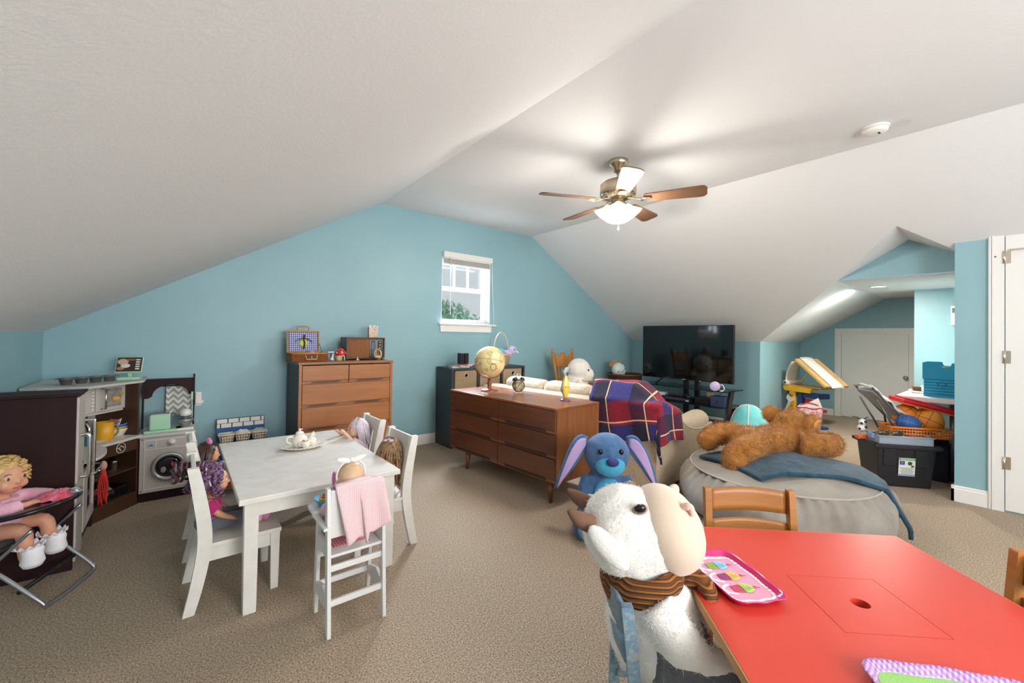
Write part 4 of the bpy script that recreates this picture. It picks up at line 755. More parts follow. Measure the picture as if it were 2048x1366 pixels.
g = G(); g.tube(bez([(-.008, -.016, .125), (.0, -.02, .08), (-.005, -.016, .03)], 5), .007, 6); g.tube(bez([(-.075, -.01, .095), (-.04, -.014, .116), (-.005, -.016, .122), (.04, -.014, .112), (.065, -.01, .09)], 4), .006, 6, flat=.5); g.tube([(-.005, -.014, .115), (.0, -.014, .155)], .008, 6); g.o('strap', mat((74, 42, 30), .6), lid)
G().tube([(-.035, -.102, .055), (-.03, -.108, .02), (.05, -.108, .02), (.055, -.102, .055)], .005, 6).o('front_handle', mat((216, 182, 110), .5), PB); G().span(-.02, .04, -.106, -.1, .028, .05).o('latch', mat((70, 40, 28), .5), PB); G().lathe([(.009, 0), (.009, .005), (0, .006)], (.01, -.105, .038), 12, (PI/2, 0, 0)).o('latch_stud', CHROME, PB)
tag(place(G().ell((0, 0, 0), (.03, .025, .03)).o('pink_toy_cake', mat((226, 150, 190), .5)), (.895, 3.9, TOPZ+.06)), 'pink toy cake peeking out of the picnic case', 'toy')
G().tube([(.125, .095, .15), (.137, .05, .07)], .0025, 6).o('lid_cord', mat((60, 66, 110), .7), PB)
# small glass figure
GF = T('dog_figurine', 'small clear and grey seated animal figurine on the tall chest', 'figurine', (1.05, 3.86, TOPZ)); gm = mat((206, 212, 216), .12, .35)
g = G(); g.ell((0, 0, .016), (.017, .013, .016)); g.ell((.008, 0, .036), (.011, .01, .02)); g.ell((.012, 0, .058), (.011, .01, .01)); g.ell((.014, -.006, .01), (.008, .006, .009)); g.o('body', gm, GF, rem=.003); G().box((-.006, .01, .078), (.05, .02, .008)).o('cap', mat((232, 236, 238), .2), GF); G().cyl((-.02, .012, 0), (-.02, .012, .076), .004).o('post', gm, GF)
# mushroom house
MH = T('mushroom_house', 'toadstool house with red spotted cap on the tall chest', 'ornament', (1.125, 3.86, TOPZ)); 
G().lathe([(.03, 0), (.037, .006), (.04, .025), (.034, .05), (.026, .06), (0, .062)], n=24).o('stalk', mat((226, 214, 160), .5), MH); G().lathe([(.0, .052), (.045, .05), (.052, .058), (.046, .074), (.024, .102), (.01, .112), (0, .114)], n=28).o('red_cap', mat((200, 36, 52), .3), MH)
for a, z, r in ((-1.6, .078, .009), (-.5, .07, .007), (-2.6, .072, .008), (-1.2, .1, .005)): G().ell(((.043 if z < .09 else .024)*math.cos(a), (.043 if z < .09 else .024)*math.sin(a), z), (r, r, r*.8)).o('white_spot', WHITE, MH)
g = G().prism(arc(.008, .026, .012, .018, 0, 180, 10)+[(-.004, .004), (.02, .004)], 'y', -.046, -.03); g.o('doorway', mat((92, 58, 36), .7), MH); G().tube([(x, -.045, z) for x, z in [(-.007, .003)]+arc(.008, .026, .015, .022, 180, 0, 10)+[(.023, .003)]], .004, 6).o('door_frame', mat((238, 226, 178), .5), MH)
# radio
RD = T('table_radio', 'vintage wooden table radio with slatted speaker on the tall chest', 'radio', (1.385, 4.02, TOPZ)); RW = wood((66, 44, 30), (92, 62, 42), .4, 'x', 8)
g = G(); g.span(-.19, .175, -.09, .09, .01, .025); g.span(-.19, .175, -.09, .09, .195, .21); g.span(-.19, -.175, -.09, .09, .025, .195); g.span(.16, .175, -.09, .09, .025, .195); g.span(-.175, .16, .07, .09, .025, .195); g.o('cabinet', RW, RD, bev=.002)
G().span(-.175, .03, -.07, -.06, .025, .195).o('speaker_cloth', wood((136, 80, 36), (160, 100, 50), .5, 'z', 8), RD)
for i in range(25): G().span(-.172+.0081*i, -.168+.0081*i, -.076, -.069, .027, .193).o('speaker_slat', wood((150, 90, 42), (178, 112, 58), .5, 'z', 8), RD)
G().span(-.145, -.1, -.078, -.074, .176, .18).o('name_plate', BLACK, RD); G().span(.034, .158, -.07, -.062, .03, .19).o('control_panel', mat((44, 40, 38), .4), RD)
g = G(); 
for x0, x1 in ((.036, .093), (.1, .155)): g.span(x0, x1, -.074, -.07, .185, .189); g.span(x0, x1, -.074, -.07, .031, .035); g.span(x0, x0+.004, -.074, -.07, .035, .185); g.span(x1-.004, x1, -.074, -.07, .035, .185)
g.o('silver_trim', mat((170, 166, 156), .35, .7), RD); G().span(.048, .082, -.073, -.069, .05, .17).o('tuning_scale', mat((76, 96, 112), .2), RD)
for z in (.165, .135, .105, .078): G().lathe([(.012, 0), (.01, .012), (0, .013)], (.128, -.07, z), 14, (PI/2, 0, 0)).o('knob', mat((176, 172, 164), .35, .7), RD)
for x in (-.17, .155):
    for y in (-.07, .07): G().cyl((x, y, 0), (x, y, .011), .01).o('foot', BLACK, RD)
PX = T('trinket_box', 'small pink picture box with white trim on top of the radio', 'box', (1.455, 3.99, TOPZ+.21)); G().span(-.038, .038, -.03, .03, 0, .1).o('box_body', mat((226, 200, 206), .5, 0, (45, (196, 168, 120))), PX, bev=.003); g = G()
for i in range(7): g.ell((-.036+.012*i, -.02+.01*(i % 3), .104+.006*(i % 2)), (.009, .012, .011), n=8)
g.o('fluffy_trim', WHITE, PX)
for x in (-.039, .039): G().cyl((x, -.03, 0), (x, -.03, .1), .003).o('edge_bead', WHITE, PX)
tf = T('tiny_figure', 'tiny cream seated figurine in front of the radio', 'figurine', (1.265, 3.83, TOPZ)); g = G(); g.ell((0, 0, .01), (.009, .008, .01)); g.ell((0, 0, .027), .007); g.tube([(0, 0, .016), (.016, -.004, .004)], .004, 6); g.tube([(0, 0, .016), (-.01, -.004, .002)], .004, 6); g.o('figure_body', mat((222, 204, 160), .5), tf, rem=.0025)
EC = T('doll_basket_chair', 'tiny round wicker doll chair in front of the radio', 'chair', (1.455, 3.84, TOPZ)); g = G()
for i in range(9):
    a = -PI/2+.9+(2*PI-1.8)*i/8; g.tube(bez([(.016*math.cos(a), .016*math.sin(a), .02), (.034*math.cos(a), .03*math.sin(a), .045), (.03*math.cos(a), .026*math.sin(a)+.006, .08), (.008*math.cos(a), .012, .096)], 4), .0022, 5)
g.tube([(.034*math.cos(a), .03*math.sin(a), .045) for a in [-PI/2+.9+(2*PI-1.8)*i/12 for i in range(13)]], .003, 6); g.tube(bez([(-.03, -.012, .03), (-.034, -.008, .065), (-.015, 0, .097), (.015, 0, .097), (.034, -.008, .065), (.03, -.012, .03)], 5), .0035, 6); g.o('woven_shell', mat((206, 182, 128), .6), EC); G().lathe([(.018, .02), (.03, .028), (.026, .036), (0, .037)], n=18).o('cushion', cloth((216, 206, 160)), EC); G().lathe([(.026, 0), (.026, .006), (.012, .012), (.012, .022)], n=18).o('foot_ring', mat((96, 60, 36), .5), EC)

# ---------------- low dresser ----------------
WAL = wood((70, 38, 22), (122, 70, 42), .3, 'y', 5, .12); WALT = wood((116, 66, 38), (150, 92, 56), .22, 'y', 6); WALS = wood((110, 64, 32), (156, 98, 54), .4, 'z', 26, .05)
D = T('dresser', 'low walnut dresser with six drawers and tapered legs', 'dresser', (2.285, 2.77, 0), .067)
xf, xb, hl = -.25, .26, .66; zb, zt_ = .16, .7
g = G(); g.span(xf+.014, xb, -hl, -hl+.02, zb, zt_-.016); g.span(xf+.014, xb, hl-.02, hl, zb, zt_-.016); g.span(xb-.012, xb, -hl+.02, hl-.02, zb, zt_-.016); g.span(xf+.014, xb, -hl+.02, hl-.02, zb, zb+.02); g.o('carcass', WALS, D, bev=.002)
G().span(xf-.004, xb, -hl-.003, hl+.003, zt_-.016, zt_).o('dresser_top', WALT, D, bev=.002)
G().span(xf+.012, xf+.03, -hl+.02, hl-.02, zb+.02, zt_-.016).o('inner_frame', wood((58, 32, 20), (74, 44, 28), .5, 'y', 6), D)
split = -.035
for (a, b) in ((-hl+.006, split-.003), (split+.003, hl-.006)):
    for i in range(3):
        z1 = zt_-.02-i*.172; z0 = z1-.165
        d = G().span(xf-.002, xf+.014, a, b, z0+.022, z1).o('drawer', WAL, D, bev=.0015)
        G().span(xf+.002, xf+.014, a, b, z0, z0+.02).o('drawer_rail', wood((104, 60, 36), (136, 84, 52), .35, 'y', 6), d)
        c_ = (a+b)/2; L_ = (b-a)*.37; G().prism([(c_-L_, z0+.004), (c_+L_*.96, z0+.004), (c_+L_, z0+.019), (c_-L_*.96, z0+.019)], 'x', xf-.001, xf+.004).o('finger_pull', wood((44, 24, 16), (58, 34, 22), .5, 'y', 6), d)
for x in (xf+.06, xb-.06):
    for y in (-hl+.1, hl-.22): G().cyl((x, y, zb), (x*1.02, y*1.02, 0), .026, .013, 18).o('leg', wood((96, 56, 32), (126, 78, 46), .4, 'z', 8), D)
# globe
GLB = T('globe', 'antique cream world globe on a wooden pedestal on the dresser', 'globe', (2.235, 3.12, .7), .3)
k = N('globe_map'); v = k.co((1, 1, 1), (.4, 0, .3)); n1 = k.noise(v, 7.5, 6, .6); x = k.xyz(v); land = k.ramp(n1, [(.50, (228, 206, 152)), (.53, (168, 160, 110)), (.57, (206, 196, 148)), (.64, (214, 164, 90))])
gr = k.math('LESS_THAN', k.math('ABSOLUTE', x[2]), .0016); k.base(k.mix(gr, land, (120, 84, 50))); GMAT = k.set(.25)
so = G().ell((0, 0, 0), .142, n=48).o('sphere', GMAT, GLB); so.location = (0, 0, .27); so.rotation_euler = (.35, .25, 0)
G().tube([(.128*math.cos(a), 0, .27+.0-.0+.155*math.sin(a)) if False else (.152*math.cos(a), 0, .27+.152*math.sin(a)) for a in [math.radians(-170+8*i) for i in range(20)]], .005, 8, flat=.6).o('meridian', mat((110, 72, 50), .35, .4), GLB).rotation_euler = (0, 0, -.8)
G().lathe([(.078, 0), (.08, .006), (.072, .016), (.03, .022), (.02, .03), (.017, .05), (.024, .07), (.016, .09), (.018, .11), (0, .118)], n=32).o('pedestal', wood((112, 58, 32), (146, 82, 46), .3, 'z', 9), GLB); G().lathe([(.083, 0), (.083, .004), (.078, .006)], n=32).o('base_rim', mat((150, 140, 136), .3, .6), GLB)
cr = G().tube([(.026*math.cos(i*PI/10), .0, .034*math.sin(i*PI/10)) for i in range(20)], .0025, 6, closed=True).o('compass_rose', mat((98, 100, 60), .5), GLB); d_ = V((-.6, -.75, -.28)).normalized(); cr.location = V((0, 0, .27))+d_*.141; cr.rotation_euler = d_.to_track_quat('-Y', 'Z').to_euler()
# alarm clock
AC = T('alarm_clock', 'twin bell metal alarm clock on the dresser', 'clock', (2.375, 2.87, .7), -2.2); BRZ = mat((92, 82, 68), .3, .8)
G().lathe([(.052, -.022), (.056, -.018), (.056, .018), (.05, .024)], (0, 0, .068), 32, (0, PI/2, 0)).o('case', BRZ, AC); G().lathe([(0, .0), (.048, .0)], (.0255, 0, .068), 28, (0, PI/2, 0)).o('dial', mat((206, 196, 160), .4, 0, (60, (186, 172, 132))), AC)
G().tube([(.026, .03*math.cos(i*PI/8), .068+.03*math.sin(i*PI/8)) for i in range(16)], .002, 5, closed=True).o('dial_ring', mat((120, 104, 70), .4), AC); g = G(); g.tube([(.028, 0, .068), (.028, .012, .09)], .002, 5); g.tube([(.028, 0, .068), (.028, -.02, .05)], .0016, 5); g.o('clock_hand', BLACK, AC)
for s in (-1, 1):
    G().lathe([(.026, 0), (.024, .012), (.012, .022), (0, .024)], (0, s*.03, .118), 18, (-s*.5, 0, 0)).o('bell', mat((60, 58, 60), .25, .9), AC); G().cyl((0, s*.025, .02), (.006, s*.042, 0), .004).o('leg', CHROME, AC)
G().tube(bez([(0, -.022, .135), (0, -.012, .165), (0, .012, .165), (0, .022, .135)], 5), .003, 6).o('handle', CHROME, AC)
# glass fish
FI = T('glass_fish', 'yellow and clear art glass fish standing upright on the dresser', 'figurine', (2.41, 2.325, .7), -1.9)
G().lathe([(.04, 0), (.042, .006), (.02, .016), (.012, .02)], n=20).o('foot', mat((126, 96, 130), .1, 0, Transmission_Weight=.3), FI)
bd = lambda w_, d_, m, nm, ox: G().lathe([(.002, 0), (.014, .012), (.028, .045), (.032, .085), (.026, .125), (.013, .16), (.008, .175)], (ox, 0, .022), 24, sx=w_, sy=d_).o(nm, m, FI)
bd(.5, 1.0, mat((236, 190, 40), .08, 0, (14, (246, 220, 90)), Coat_Weight=.8), 'yellow_body', .01); bd(.45, 1.0, mat((190, 206, 220), .06, 0, Transmission_Weight=.55), 'clear_back', -.012)
G().tube(bez([(0, 0, .19), (.004, -.006, .225), (-.004, .014, .25), (.008, .03, .262)], 5), [.008, .009, .014, .018, .014, .006], 10, flat=.5).o('tail', mat((206, 214, 224), .06, 0, Transmission_Weight=.5), FI); G().tube(bez([(0, 0, .19), (-.004, -.014, .22), (.0, -.022, .245)], 5), [.008, .012, .005], 10, flat=.5).o('tail', mat((206, 214, 224), .06, 0, Transmission_Weight=.5), FI)
for s in (-1, 1): G().ell((.024, s*.013, .115), (.004, .008, .008)).o('eye', mat((246, 240, 220), .2), FI); G().ell((.028, s*.013, .115), (.002, .004, .004)).o('pupil', EYE, FI)
G().ell((.012, -.034, .09), (.004, .014, .024), (.4, 0, 0)).o('fin', mat((90, 110, 110), .1), FI)

# ---------------- dark storage unit under the window ----------------
DK = mat((46, 56, 64), .5); BIN = cloth((150, 128, 98), .9, (60, (166, 146, 116)))
SU = T('storage_unit', 'dark grey cube shelf with brown fabric bins under the window', 'shelf', (2.78, 4.03, 0))
g = G(); g.span(-.51, -.485, -.17, .17, 0, .83); g.span(.485, .51, -.17, .17, 0, .83); g.span(-.51, .51, -.17, .17, .83, .855); g.span(-.485, .485, .155, .17, 0, .83); 
for z in (.02, .29, .56): g.span(-.485, .485, -.17, .155, z-.01, z+.01)
for x in (-.165, .165): g.span(x-.01, x+.01, -.165, .155, .03, .83)
g.o('frame', DK, SU, bev=.002)
for i in range(3):
    for j in range(3):
        x, z = -.325+.325*i, .43+(.27*(j-1)); b = G().span(x-.14, x+.14, -.166, .13, z-.125, z+.125).o('fabric_bin', BIN, SU, bev=.006)
        G().tube([(x+.02*math.cos(q*PI/8), -.168, z+.075+.02*math.sin(q*PI/8)) for q in range(16)], .004, 6, closed=True).o('grommet', CHROME, b); G().lathe([(0, 0), (.018, 0)], (x, -.1675, z+.075), 16, (PI/2, 0, 0)).o('finger_hole', BLACK, b)
for i, (c, lab, dz, h_) in enumerate((((214, 206, 186), 'thin cream book at the bottom of the pile on the dark shelf', 0, .014), ((196, 190, 170), 'pale worn book in the middle of the pile on the dark shelf', .014, .012), ((206, 110, 130), 'pink covered booklet on top of the pile on the dark shelf', .026, .012))):
    b = T('book', lab, 'book', (2.43+.035*i, 3.98-.01*i, .855+dz), .3*i-.2, 'books on the dark shelf'); G().span(-.1+.02*i, .1-.01*i, -.07, .07, .002, h_-.002).o('pages', mat((236, 230, 214), .8), b); g = G(); g.span(-.102+.02*i, .102-.01*i, -.072, .072, 0, .002); g.span(-.102+.02*i, .102-.01*i, -.072, .072, h_-.002, h_); g.span(-.102+.02*i, -.1+.02*i, -.072, .072, 0, h_); g.o('cover', mat(c, .6), b)
for i, (x, lab) in enumerate(((2.455, 'black slab speaker standing on the books next to the storage unit end'), (2.51, 'black slab speaker with small red light beside its twin on the books'))):
    b = T('speaker', lab, 'speaker', (x, 3.98, .893), .12, 'pair of black speakers'); G().span(-.024, .024, -.035, .035, 0, .12).o('case', mat((26, 30, 36), .35), b, bev=.003); G().span(-.02, .02, -.0365, -.0345, .006, .114).o('grille', cloth((20, 24, 30)), b)
    if i: G().ell((.012, -.037, .015), (.004, .002, .004)).o('light', mat((200, 60, 70), .4), b)
BK = T('easter_basket', 'tall handled pale wicker basket on the dark shelf', 'basket', (3.05, 4.03, .855)); G().lathe([(.085, 0), (.09, .004), (.115, .13), (.118, .135), (.112, .135), (.086, .01), (0, .008)], n=30).o('woven_bowl', WK4, BK)
G().tube([(.115*math.cos(i*PI/18), 0, .12+.28*math.sin(i*PI/18)) for i in range(19)], .009, 8, flat=.6).o('hoop_handle', mat((222, 206, 170), .6), BK); G().tube([(.116*math.cos(i*PI/14), .116*math.sin(i*PI/14), .132) for i in range(28)], .007, 6, closed=True).o('braided_rim', mat((208, 182, 138), .6), BK)
NW = T('plush_bird', 'small lilac plush with teal wing peeking out of the wicker basket', 'plush toy', (3.09, 4.0, .97), -.5); LIL = mat((196, 186, 226), .95, 0, None, (200, .4), Sheen_Weight=.6)
g = G(); g.ell((0, 0, .02), (.09, .06, .055)); g.ell((.085, 0, .07), (.058, .055, .055)); g.o('body', LIL, NW, rem=.006); G().ell((-.05, 0, .05), (.07, .06, .045), (0, .5, 0)).o('teal_back', mat((110, 190, 206), .95, Sheen_Weight=.6), NW); G().tube([(.135, -.01, .055), (.17, -.012, .04)], [.014, .004], 10).o('beak', mat((226, 222, 240), .6), NW); G().ell((.03, -.055, .04), (.05, .01, .022), (0, .3, .3)).o('fin', LIL, NW)
for s in (-1, 1): G().ell((.105, s*.048, .078), (.009, .006, .009)).o('eye', EYE, NW)
FT = tag(place(G().grid(lambda u, v_: (.05*u+.02*math.sin(v_*3), .0, .04*v_-.05*u*u), 8, 4).o('grey_felt_leaf', cloth((96, 104, 120)), solid=.006), (2.93, 3.96, .99)), 'grey felt piece on the basket rim behind the globe', 'felt')

# ---------------- sofa ----------------
SOF = cloth((176, 157, 130), .92, (50, (186, 168, 142)), .1); SOFL = cloth((200, 186, 164), .92, (40, (186, 170, 146)), .1)
SF_ = T('sofa', 'beige fabric sofa with loose back cushions behind the dresser', 'sofa', (3.17, 2.80, 0), .115)
hl = .99
G().span(-.42, .42, -hl+.18, hl-.18, .09, .3).o('seat_base', SOF, SF_, bev=.02)
bk = G().prism([(-.475, .07), (-.25, .07), (-.2, .62), (-.25, .68), (-.40, .69), (-.465, .66)], 'y', -hl+.02, hl-.02).o('back_frame', SOF, SF_, bev=.02)
G().tube([(-.468, -hl+.02, .668), (-.468, hl-.02, .668)], .012, 8).o('back_piping', SOFL, SF_)
for s in (-1, 1):
    pf = [(-.475, .05), (.65, .05), (.67, .2), (.67, .40), (.65, .43), (.40, .41), (.15, .45), (.0, .52), (-.14, .59), (-.3, .65), (-.40, .675), (-.475, .66)]
    y0, y1 = (hl-.19, hl) if s > 0 else (-hl, -hl+.19)
    arm = G().prism(pf, 'y', y0, y1).o('arm', SOF, SF_, bev=.02)
    yy = y1-.004 if s > 0 else y0+.004; ym = (y0+y1)/2+s*-.01
    G().tube(bez([(x, yy, z-.004) for x, z in pf[3:]], 4), .008, 8).o('arm_piping', SOFL, arm)
    G().tube(bez([(-.34, ym, .58), (-.1, ym, .50), (.1, ym, .435), (.35, ym, .425), (.57, ym, .44), (.64, ym, .43), (.665, ym, .42)], 5), [.09, .09, .095, .1, .105, .1, .085, .03], 16).o('rolled_arm_top', SOF, arm)
for i in range(3):
    y = (-.54+.54*i); G().span(-.2, .43, y-.265, y+.265, .3, .44).o('seat_cushion', SOF, SF_, bev=.05)
for i in range(3):
    y = -.535+.535*i; cb = G().grid(lambda u, v_: (0, 0, 0), 1, 1); cb = G()
    cb.box((-.235, y, .60), (.20, .545, .36), (0, -.1, 0)).move(lambda p: p+V((0, 0, .014*math.sin(p.y*9+i)))); o_ = cb.o('back_cushion', SOFL, SF_, bev=.075)
for x in (-.4, .36):
    for y in (-hl+.08, hl-.08): G().box((x, y, .03), (.06, .06, .06)).o('foot', BLACK, SF_)
# plaid throw over the back corner
k = N('plaid_fleece'); v = k.co(); X_ = k.xyz(v)
def band(src, per, off, w_): return k.math('LESS_THAN', k.math('ABSOLUTE', k.math('SUBTRACT', k.math('FRACT', k.math('ADD', k.math('DIVIDE', src, per), off)), .5)), w_)
at = k.n('ShaderNodeAttribute', attribute_name='uvw'); u_ = k.xyz(at.outputs['Vector'])
nz = k.noise(at.outputs['Vector'], 16, 4); b1 = band(u_[0], .34, .2, .22); b2 = band(u_[1], .34, .35, .22)
cc = k.mix(b1, k.mix(b2, (150, 20, 40), (44, 44, 116)), k.mix(b2, (84, 18, 56), (26, 22, 52))); cc = k.mix(k.math('MULTIPLY', nz, .45), cc, (40, 24, 50))
ln = k.math('MAXIMUM', band(u_[0], .34, .02, .016), band(u_[1], .34, .05, .016)); k.base(k.mix(ln, cc, (224, 182, 140))); k.bump(k.noise(at.outputs['Vector'], 90, 3), .6, .01); PLAID = k.set(.95, Sheen_Weight=.05)
def uvw(o, nu, nv, su, sv):
    a = o.data.attributes.new('uvw', 'FLOAT_VECTOR', 'POINT')
    for i in range(nu+1):
        for j in range(nv+1): a.data[i*(nv+1)+j].vector = (su*i/nu, sv*j/nv, 0)
def throw(u, v_):
    a = -.30+.66*v_; b = -.62+.92*u                      # across the back / past the end of the sofa
    xb_, ye = -.49, -1.0; cs, sn = math.cos(.32), math.sin(.32); a, b = a*cs+(b+.15)*sn*.55, b*cs-(a-.05)*sn*.6
    da, db = max(0, -a), max(0, b); x = xb_+max(a, 0) if a >= 0 else xb_-.012-.05*min(da, .3)*min(1, db*6)
    y = ye-b if b < 0 else ye-.012-.05*min(db, .3)
    x += .014*math.sin(b*21)*min(1, da*5); y -= .014*math.sin(a*23)*min(1, db*5)
    rise = .12*min(1, max(0, a)/.1)*min(1, max(0, -b-.1)/.15) if a > 0 else 0
    slope = .28*max(0, a-.08)*min(1, max(0, b+.16)/.16)
    drop = max(da, db)+.45*min(da, db)
    return (x, y, .715+rise-slope-drop+.006*math.sin(a*19+b*13))
tw = G().grid(throw, 48, 40).o('plaid_throw', PLAID, solid=.016); uvw(tw, 48, 40, .92, .66); tw.location = (3.17, 2.80, 0); tw.rotation_euler = (0, 0, .115); tag(tw, 'red and blue plaid fleece throw draped over the end of the sofa', 'blanket')
# ---------------- rocking chair with seal plush, basket ----------------
OAK = wood((164, 104, 44), (198, 140, 72), .4, 'z', 8)
RK = T('rocking_chair', 'carved wooden rocking chair by the back wall behind the sofa', 'rocking chair', (4.06, 3.66, 0), -1.5)
for s in (-1, 1):
    G().tube([(-.2, s*.19, .38), (-.235, s*.195, .7), (-.30, s*.2, 1.0)], .018, 12).o('back_post', OAK, RK); G().lathe([(.018, 0), (.022, .012), (.012, .022), (.02, .036), (.016, .05), (0, .055)], (-.30, s*.2, 1.0), 14).o('finial', OAK, RK)
    G().tube(bez([(-.45, s*.2, .09), (-.2, s*.2, .02), (.1, s*.2, .015), (.42, s*.2, .08)], 6), .016, 8).o('rocker', OAK, RK)
    for x in (-.18, .2): G().cyl((x, s*.19, .03), (x*.95, s*.18, .38), .016).o('leg', OAK, RK)
    G().tube(bez([(-.23, s*.2, .58), (.0, s*.22, .6), (.2, s*.22, .6)], 5), .016, 8).o('armrest', OAK, RK); G().cyl((.18, s*.21, .38), (.18, s*.22, .6), .012).o('arm_post', OAK, RK)
top = [(-.17, .0)]+[(-.17+.34*i/16, .14+.028*math.cos(i/16*4*PI)+.02*math.sin(i/16*PI)) for i in range(17)]+[(.17, 0)]
co_ = G().prism(top, 'x', -.01, .01).o('carved_crest', OAK, RK, bev=.003); co_.location = (-.268, 0, .82); co_.rotation_euler = (0, -.2, 0)
G().span(-.2, .22, -.2, .2, .375, .4).o('seat', OAK, RK, bev=.006); G().box((-.228, 0, .66), (.014, .34, .05), (0, -.12, 0)).o('lower_rail', OAK, RK)
for i in range(5): G().cyl((-.205, -.12+.06*i, .4), (-.265, -.12+.06*i, .82), .008).o('spindle', OAK, RK)
SE = T('seal_plush', 'large round cream plush animal with black eyes sitting in the rocking chair', 'plush toy', (3.93, 3.6, .40), -.9); SE.scale = (.92, .92, .92); PLW = mat((236, 230, 222), .95, 0, None, (160, .5), Sheen_Weight=.7)
g = G(); g.ell((0, 0, .2), (.17, .18, .22)); g.ell((.03, 0, .44), (.16, .17, .155)); g.ell((.14, 0, .38), (.1, .11, .09)); g.ell((.15, .1, .06), (.12, .07, .07)); g.ell((.15, -.1, .06), (.12, .07, .07)); g.ell((.06, .17, .22), (.06, .05, .1)); g.ell((.06, -.17, .22), (.06, .05, .1)); g.o('body', PLW, SE, rem=.012)
for s in (-1, 1): G().ell((.165, s*.088, .44), (.012, .011, .014)).o('eye', EYE, SE)
G().ell((.235, 0, .4), (.014, .02, .012)).o('nose', mat((150, 110, 96), .5), SE); G().ell((.09, .0, .305), (.14, .15, .02)).o('collar', mat((214, 196, 176), .9), SE)
HB = T('laundry_hamper', 'dark brown wicker basket with cushion beside the television', 'basket', (5.28, 3.86, 0)); G().lathe([(.19, 0), (.2, .01), (.255, .66), (.26, .67), (.25, .67), (.195, .03), (0, .02)], n=32).o('woven_body', WK3, HB); G().tube([(.256*math.cos(i*PI/16), .256*math.sin(i*PI/16), .665) for i in range(32)], .014, 8, closed=True).o('rim', mat((92, 54, 34), .5), HB)
CU = T('spotted_cushion', 'pale mint cushion with dark dots in the brown wicker basket', 'cushion', (5.16, 3.88, .70), .4); G().ell((0, 0, .03), (.16, .1, .11), (0, .2, 0), 20).o('pillow', cloth((206, 222, 214)), CU)
rd = random.Random(2)
for i in range(16):
    a, e = rd.uniform(-2.9, -.2), rd.uniform(-.2, 1.2); G().ell((.16*math.cos(a)*math.cos(e), .1*math.sin(a)*math.cos(e), .03+.11*math.sin(e)), .007, n=8).o('dot', mat((40, 60, 66), .8), CU)
tag(place(G().ell((0, 0, 0), (.15, .06, .07), n=18).o('brown_pillow', cloth((176, 122, 66))), (5.2, 3.96, .80)), 'tan bolster pillow tucked behind the spotted cushion', 'cushion')
# ---------------- television and stand ----------------
TV = T('television', 'large black flat television with glossy dark screen', 'television', (5.42, 2.99, .65), PI-.03); SCR = mat((6, 7, 9), .06, 0, None, None, Specular_IOR_Level=.6)
G().span(-.045, -.005, -.66, .66, 0, .745).o('back_shell', BLACK, TV, bev=.004); G().span(-.006, .0, -.648, .648, .014, .735).o('screen', SCR, TV); g = G(); g.span(-.006, .006, -.66, .66, 0, .012); g.span(-.006, .004, -.66, .66, .737, .745); g.span(-.006, .004, -.66, -.65, .012, .737); g.span(-.006, .004, .65, .66, .012, .737); g.o('bezel', mat((24, 22, 22), .25), TV); G().span(.005, .007, -.03, .03, .003, .009).o('logo', mat((190, 190, 194), .3), TV); G().span(.005, .007, .22, .245, -.006, .006).o('sensor', mat((170, 160, 150), .3), TV)
TS_ = T('television_stand', 'black metal and glass television stand with open shelves', 'tv stand', (5.42, 2.94, 0)); SG = mat((18, 30, 34), .06)
for z, d, wd_ in ((.56, .22, .62), (.36, .24, .58), (.12, .26, .55)): G().prism([(-d, -wd_), (.2, -wd_-.02), (.2, wd_+.02), (-d, wd_)], 'z', z, z+.012).o('glass_shelf', SG, TS_, bev=.003)
for s in (-1, 1): G().prism([(-.28, .02), (-.18, .02), (.02, .575), (-.08, .575)], 'y', s*.6-.015, s*.6+.015).o('slanted_leg', BLACK, TS_, bev=.004); G().box((.12, s*.08, .4), (.05, .06, .8)).o('spine_post', BLACK, TS_, bev=.004)
G().tube([(-.05, .45, .575), (.0, .35, .66), (.0, .25, .66)], .01, 8).o('tv_foot', BLACK, TS_); G().tube([(-.05, -.45, .575), (.0, -.35, .66), (.0, -.25, .66)], .01, 8).o('tv_foot', BLACK, TS_); G().box((.1, 0, .0125), (.5, 1.0, .025)).o('base', BLACK, TS_, bev=.006)
def gadget(name, label, cat, loc, rz, dims, c, rough=.35, extra=None):
    t = T(name, label, cat, loc, rz); G().span(-dims[0]/2, dims[0]/2, -dims[1]/2, dims[1]/2, 0, dims[2]).o('case', mat(c, rough), t, bev=.006)
    if extra: extra(t)
    return t
def disc(t):
    G().span(-.132, -.129, -.19, .14, .03, .042).o('disc_slot', mat((96, 110, 150), .2, .4), t); G().span(-.132, -.128, -.2, -.16, .02, .035).o('button', WHITE2, t)
gadget('disc_player', 'slim dark blue disc player on the television stand', 'player', (5.33, 3.0, .372), 0, (.24, .42, .06), (26, 30, 44), .25, disc)
gadget('black_box', 'black media box on the television stand shelf end', 'media box', (5.36, 2.65, .372), 0, (.2, .2, .085), (16, 18, 22))
def spk(t): G().ell((-.073, 0, .065), (.003, .012, .02)).o('emblem', mat((16, 20, 34), .4), t)
gadget('blue_speaker', 'small dark blue cube speaker at the stand end', 'speaker', (5.28, 2.44, .372), .1, (.14, .17, .13), (40, 52, 84), .5, spk)
